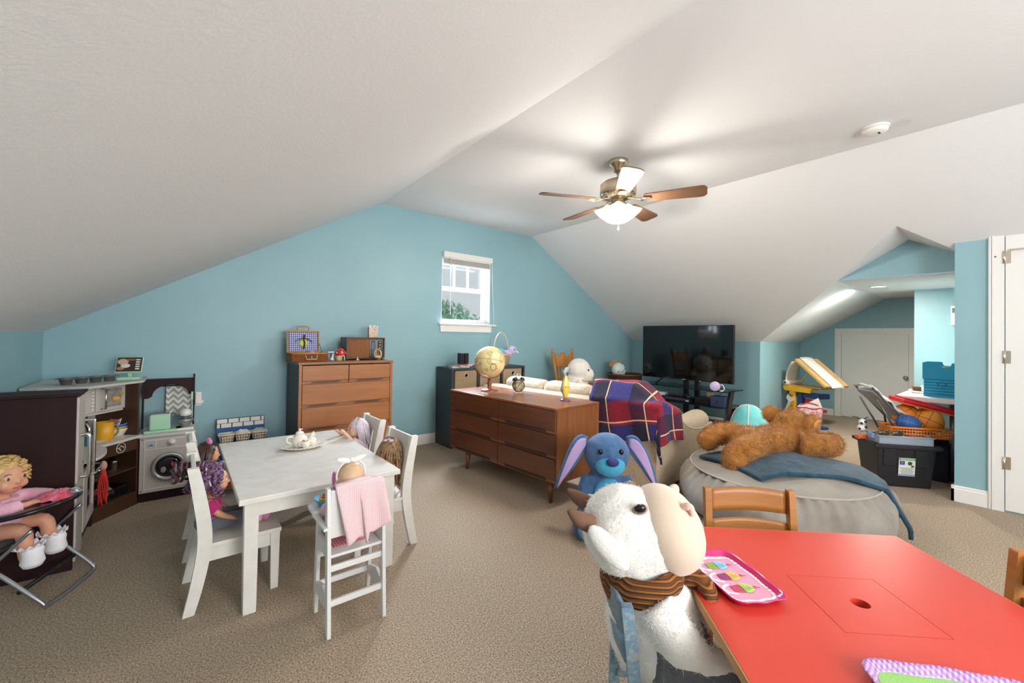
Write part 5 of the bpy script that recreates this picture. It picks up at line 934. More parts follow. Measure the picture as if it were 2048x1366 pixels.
for i, (x, y, rz, lab) in enumerate(((5.28, 3.04, .3, 'dark red tinted game controller lying on the disc player'), (5.29, 2.86, -.4, 'black game controller lying near the end of the disc player'))):
    c = T('game_controller', lab, 'controller', (x, y, .432), rz, 'game controllers'); g = G(); g.ell((0, 0, .018), (.035, .06, .018)); [g.ell((-.025, s*.055, .016), (.04, .022, .018), (0, 0, s*.4)) for s in (-1, 1)]; g.o('shell', mat(((60, 22, 26), (22, 22, 26))[i], .4), c, rem=.005)
    for s in (-1, 1): G().cyl((0, s*.03, .03), (0, s*.03, .044), .009).o('thumbstick', mat((90, 40, 44), .4), c)
gadget('white_router', 'small white carton standing on the television stand', 'box', (5.36, 3.3, .372), .2, (.1, .16, .09), (216, 212, 214), .5)
gadget('photo_box', 'small white and gold picture box behind the black media box', 'box', (5.42, 2.62, .457), .1, (.05, .08, .07), (224, 204, 160), .5)
def tissue(t): G().grid(lambda u, v_: (.05*(u-.5)*(1+v_), .06*(v_-.5), .09+.05*math.sin(PI*u)*math.sin(PI*v_)+.02*math.sin(u*12)), 10, 10).o('tissue', cloth((240, 240, 242)), t, solid=.002)
gadget('tissue_box', 'white patterned tissue box seen beyond the sofa arm', 'tissue box', (4.72, 2.6, .16), .4, (.12, .24, .09), (214, 212, 210), .7, tissue)
OT = T('side_table', 'low dark side table under the tissue box', 'table', (4.72, 2.62, 0)); G().span(-.15, .15, -.24, .24, .14, .16).o('table_top', wood((50, 36, 28), (70, 50, 38), .4, 'y'), OT, bev=.004)
for x in (-.13, .13):
    for y in (-.21, .21): G().box((x, y, .07), (.025, .025, .14)).o('leg', wood((50, 36, 28), (70, 50, 38), .4, 'z'), OT)
MR = T('round_light', 'lilac round disc lamp on a bent stem clipped to the stand', 'lamp', (5.2, 2.44, .572)); G().lathe([(.0, -.008), (.055, -.008), (.06, 0), (.055, .008), (0, .008)], (0, .02, .055), 28, (0, PI/2, .5)).o('disc', mat((206, 190, 226), .4), MR); G().tube(bez([(.0, -.06, .0), (.01, -.09, .03), (.0, -.07, .08), (0, -.03, .07)], 5), .005, 8).o('stem', WHITE, MR); G().cyl((0, -.06, 0), (0, -.06, .012), .02).o('clip', WHITE, MR)
for i, (p, lab) in enumerate((([(5.25, 2.38, .56), (5.2, 2.42, .52), (5.24, 2.5, .47), (5.28, 2.56, .40), (5.3, 2.6, .385)], 'black cable looping down behind the blue speaker'), ([(5.22, 3.45, .57), (5.18, 3.42, .5), (5.2, 3.36, .44), (5.24, 3.34, .385)], 'pale cable hanging beside the stand near the sofa'))): tag(G().tube(bez(p, 6), .004, 6).o('cable', (BLACK, WHITE)[i]), lab, 'cable')
# ---------------- bean bag, blanket, teddy ----------------
def fur(o, count, ln, m_idx=1, rough=.02, seed=1, root=.0016):
    md = o.modifiers.new('fur', 'PARTICLE_SYSTEM'); ps = o.particle_systems[0].settings; ps.type = 'HAIR'; ps.count = count; ps.hair_length = ln; ps.use_modifier_stack = True
    ps.material = m_idx; ps.roughness_1 = rough*.5; ps.roughness_2 = rough; ps.roughness_2_size = .3; ps.root_radius = 1; ps.tip_radius = .15; ps.radius_scale = root; ps.normal_factor = .0; ps.brownian_factor = ln*.55; ps.hair_step = 3; ps.render_step = 2; ps.display_step = 2
    o.particle_systems[0].seed = seed
BB_C = (3.26, 1.11)
def bbz(r): return .385-.075*(r/.55)**2.2 if r < .55 else .31
BBG = cloth((146, 139, 130), .95, (7, (134, 127, 118)), .1)
BB = T('bean_bag', 'huge round grey bean bag with gathered seam', 'bean bag', (*BB_C, 0))
def side(u, v_):
    a = 2*PI*u; pr_ = bez([(.5, 0, 0), (.6, 0, .05), (.635, 0, .15), (.615, 0, .24), (.55, 0, .31)], 8); p = pr_[min(int(v_*32+.5), 32)]
    wv = (.011*math.sin(a*46+2*math.sin(a*5))*max(0, v_-.5)*2+.012*math.sin(a*7+v_*5)+.006*math.sin(a*19)*v_)*(1 if v_ < .97 else .2)
    return ((p.x+wv)*math.cos(a), (p.x+wv)*math.sin(a), p.z+.3*wv)
G().grid(side, 220, 24).o('side_panel', BBG, BB)
G().grid(lambda u, v_: (.55*v_*math.cos(2*PI*u)*(1+.01*math.sin(2*PI*u*7)), .55*v_*math.sin(2*PI*u)*(1+.01*math.sin(2*PI*u*7)), bbz(.55*v_)+.006*math.sin(u*31+v_*9)*v_*(1-v_)*4), 72, 16).o('top_panel', BBG, BB)
G().tube([(.552*math.cos(i*PI/50), .552*math.sin(i*PI/50), .311) for i in range(100)], .006, 6, closed=True).o('seam_piping', cloth((160, 152, 140)), BB)
k = N('teal_velvet'); v = k.co(); k.base(k.ramp(k.noise(v, 14, 5, .7), [(.35, (14, 44, 62)), (.6, (28, 74, 94)), (.75, (52, 106, 126))])); k.bump(k.noise(v, 60, 3), .4, .006); TEAL = k.set(.85, Sheen_Weight=.15)
cn = [(2.98, 1.52), (2.80, 1.04), (3.38, .40), (3.86, .72)]          # plan corners of the folded blanket
def blk(u, v_, up_=0):
    a, b, c, d = [V(p) for p in cn]; p = a.lerp(d, u).lerp(b.lerp(c, u), v_)
    q = p-V(BB_C); bow = .06*math.sin(PI*u)*v_; q = q+V((.6, .75)).normalized()*bow; r = q.length
    if r < .57: z = bbz(r)+.02
    else: z = .325-(r-.57)*1.9; q = q.normalized()*(.57+.105*min(1, (r-.57)/.12)); 
    return (q.x+BB_C[0], q.y+BB_C[1], z+.006*math.sin(u*15+v_*5))
tb = G().grid(lambda u, v_: blk(u, v_), 60, 24).o('teal_blanket', TEAL, solid=.022); tag(tb, 'teal velvet blanket folded across the bean bag under the teddy bear', 'blanket')
TEDM = mat((172, 114, 46), .95, 0, (16, (146, 90, 32)), Sheen_Weight=.5); TEDH = mat((184, 128, 56), .7, 0, (9, (152, 96, 36)))
TD = T('teddy_bear', 'large brown plush teddy bear lying face down on the bean bag', 'teddy bear', (3.37, 1.19, .395), -.475); TD.scale = (.84, .84, .84)
g = G(); g.ell((.0, 0, .1), (.26, .15, .12)); g.ell((-.2, 0, .1), (.17, .17, .12)); g.ell((.15, .02, .12), (.16, .15, .12))
g.tube(bez([(-.2, -.1, .1), (-.36, -.15, .09), (-.47, -.16, .03), (-.50, -.17, -.03)], 5), [.1, .1, .1, .095, .09, .085], 14); g.ell((-.5, -.18, -.02), (.085, .1, .115), (0, .2, 0))
g.tube(bez([(-.2, .12, .12), (-.38, .16, .13), (-.5, .14, .09)], 5), [.1, .09, .08], 14); g.ell((-.5, .14, .08), (.09, .08, .085))
g.tube(bez([(.16, -.12, .1), (.34, -.17, .09), (.46, -.15, .08)], 5), [.1, .095, .095], 14); g.ell((.47, -.14, .085), (.1, .09, .09)); g.tube(bez([(.16, .14, .1), (.3, .24, .09), (.36, .3, .06)], 5), [.09, .085, .08], 14)
g.ell((.27, .04, .2), (.165, .155, .15)); g.ell((.36, .07, .12), (.09, .09, .07)); g.ell((.31, -.10, .25), (.09, .05, .09), (.35, 0, .35)); g.ell((.17, .17, .29), (.08, .045, .08), (-.3, 0, -.3))
tdo = g.o('body', TEDM, TD, rem=.014, sm_it=4); tdo.data.materials.append(TEDH); fur(tdo, 24000, .026, 2, .012, 3, .0022)
G().ell((.32, -.142, .255), (.05, .014, .05), (.35, 0, .35)).o('inner_ear', mat((206, 148, 80), .95), TD); G().ell((.44, .08, .12), (.022, .026, .018)).o('nose', mat((50, 30, 22), .4), TD)
# ---------------- tote and the toys piled on it ----------------
TT = T('storage_tote', 'black plastic storage tote with white shipping label', 'storage bin', (4.83, .74, 0), -.9); TP_ = mat((30, 30, 34), .45)
g = G(); g.box((0, 0, .165), (.42, .30, .33), taper=(.86, .84)); g.o('tub', TP_, TT, bev=.012)
g = G(); g.span(-.235, .235, -.175, -.155, .325, .355); g.span(-.235, .235, .155, .175, .325, .355); g.span(-.235, -.215, -.155, .155, .325, .355); g.span(.215, .235, -.155, .155, .325, .355); g.o('rim', TP_, TT, bev=.005)
for x in (-.12, .1): G().box((x, -.146, .245), (.09, .012, .14), (.06, 0, 0)).o('ribbed_panel', TP_, TT, bev=.004)
lb = G().box((0, 0, 0), (.115, .003, .15)).o('label_sheet', mat((226, 228, 222), .4), TT); place(lb, (.0, -.147, .175), (.075, 0, 0))
G().box((0, -.002, .064), (.112, .002, .018)).o('label_band', mat((96, 158, 92), .4), lb); G().box((-.034, -.002, .034), (.034, .002, .03)).o('label_patch', mat((52, 62, 130), .4), lb); text('label_text', 'GREENMADE', .0165, (0, -.004, .064), (PI/2, 0, 0), WHITE, lb); text('label_text', '27', .016, (-.034, -.004, .034), (PI/2, 0, 0), WHITE, lb)
G().lathe([(.013, 0), (.016, 0)], (.02, -.0025, .032), 16, (PI/2, 0, 0)).o('label_seal', mat((70, 110, 70), .5), lb)
for i in range(6): G().box((.0, -.002, -.008-.009*i), (.1-.012*(i % 3), .0015, .003)).o('label_print', mat((120, 124, 128), .5), lb)
for i in range(7): G().box((.03+.003*i, -.002, .008), (.0015, .002, .016)).o('label_barcode', BLACK, lb)
G().box((0, -.002, -.066), (.112, .002, .014)).o('label_band', mat((150, 160, 190), .4), lb)
def loc_t(x, y, z, o=TT): a = -.9; return (4.83+x*math.cos(a)-y*math.sin(a), .74+x*math.sin(a)+y*math.cos(a), z)
CL = mat((196, 206, 220), .15, 0, None, None, Transmission_Weight=.35, Alpha=.75)
CT = T('clear_tray', 'clear plastic tray with blue latches on the black tote', 'tray', loc_t(.0, -.05, .355), -.9)
g = G(); g.span(-.19, .19, -.09, .09, 0, .006); g.span(-.19, .19, -.09, -.085, .006, .065); g.span(-.19, .19, .085, .09, .006, .065); g.span(-.19, -.185, -.085, .085, .006, .065); g.span(.185, .19, -.085, .085, .006, .065); g.o('tray_body', CL, CT); G().tube([(-.195, -.095, .065), (.195, -.095, .065), (.195, .095, .065), (-.195, .095, .065)], .006, 6, closed=True).o('rim', CL, CT)
for s in (-1, 1): G().span(s*.2-.012, s*.2+.012, -.03, .03, .03, .07).o('latch', mat((120, 170, 220), .3), CT, bev=.004)
GG = T('toy_goggles', 'brown camouflage toy goggles lying in the clear tray', 'goggles', loc_t(-.06, -.05, .372), -.9); CAM = mat((120, 100, 72), .5, 0, (30, (84, 66, 46)))
g = G()
for s in (-1, 1): g.tube([(s*.05+.045*math.cos(i*PI/9), .0+.006*math.sin(i), .05+.03*math.sin(i*PI/9)) for i in range(18)], .008, 8, closed=True)
g.tube([(-.01, 0, .06), (.01, 0, .06)], .009, 8); g.tube(bez([(-.095, 0, .05), (-.11, .04, .05), (-.06, .07, .04)], 4), .006, 6); g.tube(bez([(.095, 0, .05), (.12, .02, .04), (.15, .0, .03)], 4), .012, 6, flat=.4); g.o('frame', CAM, GG)
for s in (-1, 1): G().ell((s*.05, .003, .05), (.04, .006, .026)).o('lens', mat((92, 80, 66), .1, .4), GG)
OB = T('orange_basket', 'orange plastic mesh basket behind the clear tray', 'basket', loc_t(.17, .06, .40), -.95); OR = mat((236, 128, 34), .4)
for i, z in enumerate((.004, .03, .055, .078)): G().tube([(-.2-.1*z, -.1, z), (.2+.1*z, -.1, z), (.2+.1*z, .1, z), (-.2-.1*z, .1, z)], .005 if i < 3 else .009, 6, closed=True).o('band', OR, OB)
for i in range(21):
    for y in (-.1, .1): G().box((-.2+.02*i, y, .04), (.005, .004, .078)).o('rib', OR, OB)
for i in range(9):
    for x in (-.202, .202): G().box((x, -.08+.02*i, .04), (.004, .005, .078)).o('rib', OR, OB)
G().span(-.2, .2, -.1, .1, 0, .004).o('bottom', OR, OB)
def bball(label, loc, r, c, line, rot, sq=(1, 1, 1), grp=None):
    b = T('ball', label, 'ball', loc, 0, grp, rot); G().ell((0, 0, 0), (r*sq[0], r*sq[1], r*sq[2]), n=32).o('skin', mat(c, .5, 0, None, (300, .3)), b)
    for kx in range(3):
        pts = [(r*1.002*math.cos(a), r*1.002*math.sin(a), 0) for a in [i*PI/24 for i in range(48)]]
        if kx == 1: pts = [(x, 0, y) for x, y, z in pts]
        if kx == 2: pts = [(x*.8, (.6+.0*y)*r*(1 if x > -9 else 1), y*.8) for x, y, z in pts]
        G().tube([(x*sq[0], y*sq[1], z*sq[2]) for x, y, z in pts], r*.014, 5, closed=True).o('seam', line, b)
    return b
SEAM = mat((70, 36, 18), .6)
bball('orange basketball leaning in front of the red lid', loc_t(.31, .12, .52), .108, (232, 142, 42), SEAM, (.4, .3, .2)); bball('orange basketball half hidden behind the blue ball', loc_t(.2, .2, .55), .1, (226, 132, 36), SEAM, (1.1, .2, .9))
bq = bball('blue playground ball with faint lettering on the orange basket', loc_t(.13, .06, .505), .085, (44, 92, 160), mat((120, 160, 210), .5), (.2, .25, .1), (1.1, 1, .82)); G().box((.03, -.085, .01), (.05, .003, .016), (0, -.1, .2)).o('faint_print', mat((170, 190, 220), .6), bq)
bball('yellow green ball behind the pile by the closet wall', loc_t(.4, .3, .54), .075, (196, 204, 50), mat((150, 160, 40), .6), (.3, .1, 0))
RLD = T('toy_slab', 'red plastic toy slab lying across the balls under the desk', 'toy', (5.17, .6, .635), 0, None, (.06, .24, -.9)); G().span(-.23, .23, -.1, .1, 0, .03).o('slab', mat((206, 30, 44), .3), RLD, bev=.012); G().span(-.2, .2, -.075, .075, .03, .045).o('raised_panel', mat((206, 30, 44), .3), RLD, bev=.01); G().span(-.14, -.06, -.04, .02, .045, .047).o('sticker', mat((236, 150, 160), .5), RLD); G().span(-.23, .23, -.11, .11, -.014, 0).o('orange_edge', mat((226, 104, 40), .4), RLD, bev=.004)
OT_ = tag(place(G().span(-.06, .06, -.02, .02, 0, .03).span(-.05, -.03, -.03, .03, .005, .025).o('orange_block', mat((232, 96, 60), .4), bev=.005), loc_t(-.225, .02, .358), (0, 0, -.6)), 'orange toy block on the rim of the tote', 'toy')
SR = T('folded_doll_stroller', 'grey folded doll seat with white printed liner behind the tote', 'doll stroller', (5.05, .80, .0), -.75); GRF = cloth((120, 118, 116), .9, (40, (140, 138, 134)))
pn = G().box((0, 0, 0), (.44, .2, .02)).o('grey_panel', GRF, SR, bev=.008); place(pn, (-.06, 0, .62), (0, .72, 0)); p2_ = G().grid(lambda u, v_: (-.22+.4*u, -.1+.2*v_, .02+.03*math.sin(PI*v_)+.012*math.sin(u*17+v_*4)), 20, 10).o('white_liner', cloth((232, 232, 236)), pn, solid=.01)
for i in range(6): G().ell((-.15+.05*i, -.04+.03*(i % 3), .055), (.018, .012, .006)).o('printed_motif', cloth(((190, 120, 110), (120, 130, 150), (206, 160, 110))[i % 3]), pn)
for s in (-1, 1):
    G().tube([(-.24, s*.1, .80), (.02, s*.1, .53), (.04, s*.1, .40)], .009, 8).o('frame_tube', mat((96, 94, 92), .3, .7), SR); G().tube([(-.2, s*.1, .70), (-.08, s*.1, .5), (-.02, s*.1, .385)], .008, 8).o('frame_tube', mat((120, 118, 116), .3, .7), SR); G().lathe([(.035, -.01), (.038, 0), (.035, .01)], (.02, s*.1, .405), 18, (PI/2, 0, 0)).o('wheel', BLACK, SR)
G().tube([(-.24, -.1, .80), (-.26, 0, .82), (-.24, .1, .80)], .012, 8).o('handle', mat((190, 190, 186), .4), SR)
CWT = T('spotted_toy', 'small white toy with black spots and feelers on the tote', 'toy', loc_t(-.18, .13, .40), -.9); g = G(); g.ell((0, 0, .03), (.035, .03, .035)); g.ell((0, -.01, .085), (.03, .028, .03)); g.o('body', mat((236, 236, 234), .6), CWT, rem=.005)
for p in ((.02, -.022, .04), (-.022, -.016, .025), (.012, -.034, .09), (-.016, -.03, .075)): G().ell(p, (.012, .009, .012), n=10).o('black_spot', BLACK, CWT)
for s in (-1, 1): G().tube(bez([(s*.01, 0, .11), (s*.04, 0, .125), (-.07 if s < 0 else .05, 0, .13)], 4), .003, 5).o('feeler', DARKMETAL, CWT)
NV = T('navy_crate', 'dark navy crate half hidden behind the closet wall corner beside the tote', 'storage bin', (5.33, .56, 0), -.1); g = G(); g.span(-.15, .15, -.12, -.11, 0, .32); g.span(-.15, .15, .11, .12, 0, .32); g.span(-.15, -.14, -.11, .11, 0, .32); g.span(.14, .15, -.11, .11, 0, .32); g.span(-.14, .14, -.11, .11, 0, .01); g.o('crate_body', mat((28, 32, 52), .6), NV, bev=.004); G().tube([(-.15, -.12, .32), (.15, -.12, .32), (.15, .12, .32), (-.15, .12, .32)], .009, 6, closed=True).o('crate_rim', mat((22, 24, 38), .5), NV)
# ---------------- desk in the alcove ----------------
DS = T('alcove_desk', 'white desk in the alcove behind the tote', 'desk', (6.0, .585, 0)); G().span(-.83, .86, -.19, .205, .68, .72).o('desktop', WHITE2, DS, bev=.003)
for x in (-.72, .78):
    for y in (-.15, .16): G().cyl((x, y, 0), (x, y, .68), .02).o('leg', mat((150, 152, 156), .35, .6), DS)
BLU = mat((24, 146, 186), .45); FB = T('file_boxes', 'stack of folded bright blue cardboard file boxes on the desk', 'boxes', (5.5, .51, .72), .03)
for i in range(6): G().span(-.17, .17, -.125, .118, .026*i, .026*i+.023).o('flat_box', BLU, FB, bev=.002)
pts = [(-.13, 0), (.125, 0), (.125, .15), (.02, .15)]+arc(-.02, .15, .04, .045, 0, -180, 8)+[(-.13, .15)]
g = G(); g.prism(pts, 'x', -.175, -.17); g.prism(pts, 'x', .17, .175); g.span(-.17, .17, -.13, -.125, 0, .15); g.span(-.17, .17, .12, .125, 0, .15); g.span(-.17, .17, -.125, .12, 0, .005); lo = g.o('open_box', BLU, FB); lo.location = (0, 0, .156)
G().tube([(-.178, .03*math.cos(a), .13+.03*math.sin(a)) for a in [PI+i*PI/10 for i in range(11)]], .003, 5).o('handle_slot', mat((10, 92, 126), .5), FB)
CD = T('greeting_card', 'printed card and green packing sticking out of the blue box', 'card', (5.42, .46, .93), .1); G().box((0, 0, .035), (.004, .12, .07), (0, .2, 0)).o('card', mat((226, 214, 196), .5, 0, (60, (150, 70, 60))), CD); g = G(); [g.ell((.0, .05+.012*i, .01+.006*(i % 2)), (.01, .012, .008), n=8) for i in range(4)]; g.o('green_packing', mat((96, 150, 70), .6), CD)
PP = T('paper_tray', 'brown picture book and wooden blocks lying on the white desk', 'book', (5.75, .72, .72), .2); G().span(-.22, .18, -.05, .05, 0, .008).o('book', mat((150, 118, 92), .5, 0, (20, (206, 196, 186))), PP); G().span(-.04, .06, -.03, .03, .008, .05).o('block', wood((110, 74, 50), (140, 98, 66), .5), PP, bev=.003)
# ---------------- tent, workbench, bag, tools ----------------
TN = T('play_tent', 'small turquoise dome tent with white edging beside the television stand', 'toy tent', (5.33, 2.12, 0), -2.77); TQ = cloth((110, 206, 206), .8, (10, (130, 216, 214)))
for q in range(4):
    a0 = q*PI/2+PI/4
    def pan(u, v_, a0=a0):
        e = v_*PI/2; a = a0+(u-.5)*PI/2; rr = .21*math.cos(e)**.8; return (rr*math.cos(a), rr*math.sin(a), .43*math.sin(e))
    G().grid(pan, 12, 14).o('tent_panel', TQ, TN, solid=.003)
    G().tube([(.213*math.cos(e)**.8*math.cos(a0+PI/4), .213*math.cos(e)**.8*math.sin(a0+PI/4), .433*math.sin(e)) for e in [i*PI/28 for i in range(14)]]+[(0, 0, .434)], .006, 6).o('white_pole', WHITE, TN)
for s in (-1, 1):
    dpts = [(-.03, .02), (.03, .02), (.028, .2), (-.02, .2)]; dd_ = G().prism(dpts, 'x', .0, .004).o('door_flap', mat((150, 214, 212), .7), TN); dd_.location = (.192, s*.055, .0); dd_.rotation_euler = (0, -.42, s*.35); G().tube([(.003, y, z) for y, z in dpts], .004, 6, closed=True).o('flap_edge', WHITE, dd_)
WB = T('toy_workbench', 'yellow and blue toy workbench in the alcove corner', 'toy workbench', (7.1, 2.03, 0), -.42); YE = mat((238, 178, 28), .4); BLP = mat((44, 72, 128), .4)
G().prism([(.26, .545), (-.2, .545), (-.17, .475), (.235, .475)], 'x', -.16, -.13).o('front_beam', YE, WB, bev=.006); G().span(-.13, .16, -.18, .24, .52, .54).o('bench_top', YE, WB, bev=.004); G().span(-.15, -.115, .07, .16, 0, .48).o('post', YE, WB, bev=.006)
for y in (.2, .02): G().span(-.12, -.06, y-.035, y+.035, 0, .46).o('blue_post', BLP, WB, bev=.006)
G().span(-.1, .1, -.2, .22, .40, .46).o('tool_rail', BLP, WB, bev=.004); G().span(.0, .12, -.2, .2, .2, .24).o('lower_shelf', mat((214, 62, 40), .4), WB, bev=.004); G().span(-.08, -.05, -.14, -.02, .3, .38).o('red_bin', mat((214, 62, 40), .4), WB, bev=.006); G().lathe([(.022, 0), (.02, .012), (0, .014)], (-.152, .115, .42), 16, (0, -PI/2, 0)).o('orange_knob', mat((206, 96, 36), .5), WB)
for z in (.34, .26, .18): G().ell((-.152, .115, z), (.004, .009, .009), n=10).o('peg_hole', mat((100, 66, 16), .6), WB)
G().span(-.13, -.03, -.34, -.02, 0, .035).o('foot', BLP, WB, bev=.006); G().span(-.11, .1, -.25, -.19, .4, .47).o('vise', BLP, WB, bev=.004)
DB = T('drawing_board', 'sloping wooden drawing board with white paper roll on the workbench', 'drawing board', (7.1, 2.03, .545), -.42); PINE = wood((206, 160, 92), (228, 186, 120), .5, 'y', 8)
bd_ = bpy.data.objects.new('board', None); COL.objects.link(bd_); bd_.parent = DB; bd_.location = (-.02, -.44, .05); bd_.rotation_euler = (.66, 0, 0)
for i, x in enumerate((-.2, .12)): 
    for j in range(3): G().span(x, x+.085, .002+.19*j, .188+.19*j, -.012, .012).o('plank', PINE, bd_, bev=.002)
G().span(-.2, .205, 0, .57, -.016, -.011).o('backing', PINE, bd_); G().grid(lambda u, v_: (-.11+.22*u, -.03+.62*v_, .016+.01*math.sin(u*PI)+(.0 if v_ > .05 else -.3*(.05-v_))), 8, 12).o('paper_sheet', mat((236, 232, 226), .8), bd_, solid=.002)
G().grid(lambda u, v_: (-.14+.22*u, .13+.03*math.sin(v_*PI)+(.1-.1*v_), .06+.30*v_), 6, 12).o('paper_loop', mat((222, 214, 202), .8), DB, solid=.002)
G().tube([(-.16, .22, .045), (.12, .22, .045)], .038, 20).o('paper_roll', mat((226, 218, 206), .8), DB); G().cyl((-.165, .22, .045), (-.155, .22, .045), .014).o('roll_core', BLACK, DB); G().tube([(-.05, .1, .02), (-.05, -.05, .2)], .01, 6).o('prop', PINE, DB); G().span(-.12, .14, -.3, .2, .0, .018).o('tray_floor', PINE, DB)
PBG = T('paper_bag', 'white floral gift bag with red trim in front of the workbench', 'bag', (6.72, 1.9, 0), .3); FLW = mat((232, 222, 216), .7, 0, (22, (214, 130, 150)))
G().grid(lambda u, v_: ((.07+.02*v_)*math.cos(2*PI*u), (.12+.03*v_)*math.sin(2*PI*u), .3*v_+.012*math.sin(2*PI*u*5)*v_), 40, 8).o('bag_side', FLW, PBG, solid=.004); G().tube([(.09*math.cos(i*PI/16), .15*math.sin(i*PI/16), .3+.012*math.sin(i*PI/16*5)) for i in range(32)], .007, 6, closed=True).o('red_trim', mat((196, 46, 60), .6), PBG); G().grid(lambda u, v_: ((.0+.06*v_)*math.cos(2*PI*u), .1*v_*math.sin(2*PI*u), .29), 16, 2).o('bag_floor', FLW, PBG)
G().prism([(-.15, .3), (.14, .3), (.1, .34), (.02, .36), (-.1, .44)], 'x', -.01, .01).o('flap', mat((230, 216, 214), .7), PBG, bev=.003); G().tube(bez([(-.012, .1, .33), (-.02, .0, .37), (-.012, -.1, .34)], 5), .006, 6).o('red_handle', mat((196, 46, 60), .6), PBG)
WR = T('toy_wrench', 'grey toy wrench with red grip leaning on the workbench', 'toy tool', (6.85, 2.27, .03), 0, None, (.28, 0, .2)); G().prism([(-.018, .0), (.018, 0), (.016, .33), (-.016, .33)], 'x', -.008, .008).o('shaft', mat((176, 168, 160), .4, .3), WR, bev=.003); G().prism([(-.016, .32), (-.05, .36), (-.045, .42), (-.02, .39), (0, .38), (.02, .39), (.045, .42), (.05, .36), (.016, .32)], 'x', -.01, .01).o('jaw', mat((196, 188, 176), .4, .3), WR, bev=.003); G().prism([(-.024, 0), (.024, 0), (.022, .14), (-.022, .14)], 'x', -.013, .013).o('grip', mat((190, 44, 38), .5), WR, bev=.004)
FT_ = T('floor_bag', 'black bag with small emblem on the floor by the tent', 'bag', (5.62, 2.4, 0), .2); g = G(); g.ell((0, 0, .16), (.09, .12, .17)); g.ell((0, 0, .08), (.1, .13, .09)); g.o('bag_body', cloth((20, 20, 26)), FT_, rem=.012); G().tube(bez([(-.02, -.06, .3), (-.02, -.04, .36), (-.02, .04, .36), (-.02, .06, .3)], 4), .008, 6).o('strap', BLACK, FT_); G().ell((-.085, -.02, .2), (.01, .02, .025)).o('emblem', mat((150, 140, 160), .4, .3), FT_)
# ---------------- blue plush puppy ----------------
BP = T('blue_plush', 'big blue plush animal with long floppy ears slumped against the sofa end', 'plush toy', (2.2, 1.75, 0), -2.25); PBL = mat((70, 108, 150), .95, 0, (24, (56, 90, 134)), (140, .8), Sheen_Weight=.2); PLB = mat((70, 168, 206), .95, 0, None, (140, .8), Sheen_Weight=.2)
g = G(); g.ell((0, 0, .16), (.13, .15, .17)); g.ell((.0, 0, .26), (.11, .12, .13)); g.ell((.03, 0, .45), (.14, .15, .14))
for s in (-1, 1): g.tube(bez([(.02, s*.1, .07), (.14, s*.16, .07), (.24, s*.18, .07)], 4), [.075, .07, .065], 12); g.ell((.26, s*.185, .085), (.055, .06, .085)); g.tube(bez([(.02, s*.11, .29), (.08, s*.15, .2), (.13, s*.13, .12)], 4), [.055, .05, .05], 12); g.ell((.14, s*.125, .11), .055)
g.tube([(-.1, 0, .06), (-.18, .02, .06)], .05, 10); bpo = g.o('body', PBL, BP, rem=.011)
G().ell((.085, 0, .18), (.065, .1, .14)).o('belly', PLB, BP); G().ell((.125, 0, .405), (.075, .095, .07)).o('muzzle', PLB, BP); G().ell((.195, 0, .445), (.026, .04, .028)).o('nose', mat((46, 56, 120), .7), BP)
for s in (-1, 1):
    e = G().grid(lambda u, v_: (.02+.03*math.sin(u*3), s*(.13+.2*u), .53-.22*u*u-.08*u+(.085*math.sin(PI*min(1, u*.85+.12)))*(v_-.5)*2), 14, 8); e.o('ear', PBL, BP, solid=.03); G().grid(lambda u, v_: (.04+.03*math.sin(u*3), s*(.14+.18*u), .53-.22*u*u-.08*u+(.06*math.sin(PI*min(1, u*.85+.12)))*(v_-.5)*2), 10, 6).o('ear_lining', mat((176, 150, 196), .95, Sheen_Weight=.5), BP, solid=.008)
    G().ell((.145, s*.065, .495), (.014, .016, .018)).o('eye', EYE, BP); G().ell((.30, s*.185, .085), (.02, .04, .055)).o('foot_pad', mat((120, 160, 200), .95), BP)
# ---------------- red table ----------------
RA = math.radians(47.1)
RT_ = T('red_table', 'square red laminate children\'s table with a lift-out centre panel', 'table', (1.44, .288, 0), RA)
k = N('red_laminate'); v = k.co(); k.base(k.ramp(k.noise(v, 3, 3), [(.3, (200, 58, 43)), (.7, (206, 63, 47))])); RED = k.set(.38); EDG = wood((170, 128, 76), (196, 152, 98), .5, 'x', 8)
h_ = .425; pn_ = .1225
g = G()
for a, b, c, d in ((-h_, h_, pn_, h_), (-h_, h_, -h_, -pn_), (-h_, -pn_, -pn_, pn_), (pn_, h_, -pn_, pn_)): g.span(a, b, c, d, .478, .5)
top_ = g.o('tabletop', RED, RT_)
ins = []
hole = [(.022*math.cos(i*PI/12), .022*math.sin(i*PI/12)) for i in range(24)]; q_ = pn_-.0016
oc = [(q_*x, q_*y) for x, y in ((1, 0), (1, .27), (1, .58), (1, 1), (.58, 1), (.27, 1), (0, 1), (-.27, 1), (-.58, 1), (-1, 1), (-1, .58), (-1, .27), (-1, 0), (-1, -.27), (-1, -.58), (-1, -1), (-.58, -1), (-.27, -1), (0, -1), (.27, -1), (.58, -1), (1, -1), (1, -.58), (1, -.27))]
g = G(); vv = [(x, y, .5) for x, y in oc]+[(x, y, .5) for x, y in hole]+[(x, y, .478) for x, y in oc]+[(x, y, .478) for x, y in hole]; fs = []
for i in range(24):
    j = (i+1) % 24; fs += [(i, j, 24+j, 24+i), (48+j, 48+i, 72+i, 72+j), (j, i, 48+i, 48+j), (24+i, 24+j, 72+j, 72+i)]
g.add(vv, fs); g.o('centre_panel', RED, RT_); G().span(-.11, .11, -.11, .11, .44, .445).o('panel_tray', mat((60, 36, 28), .7), RT_)
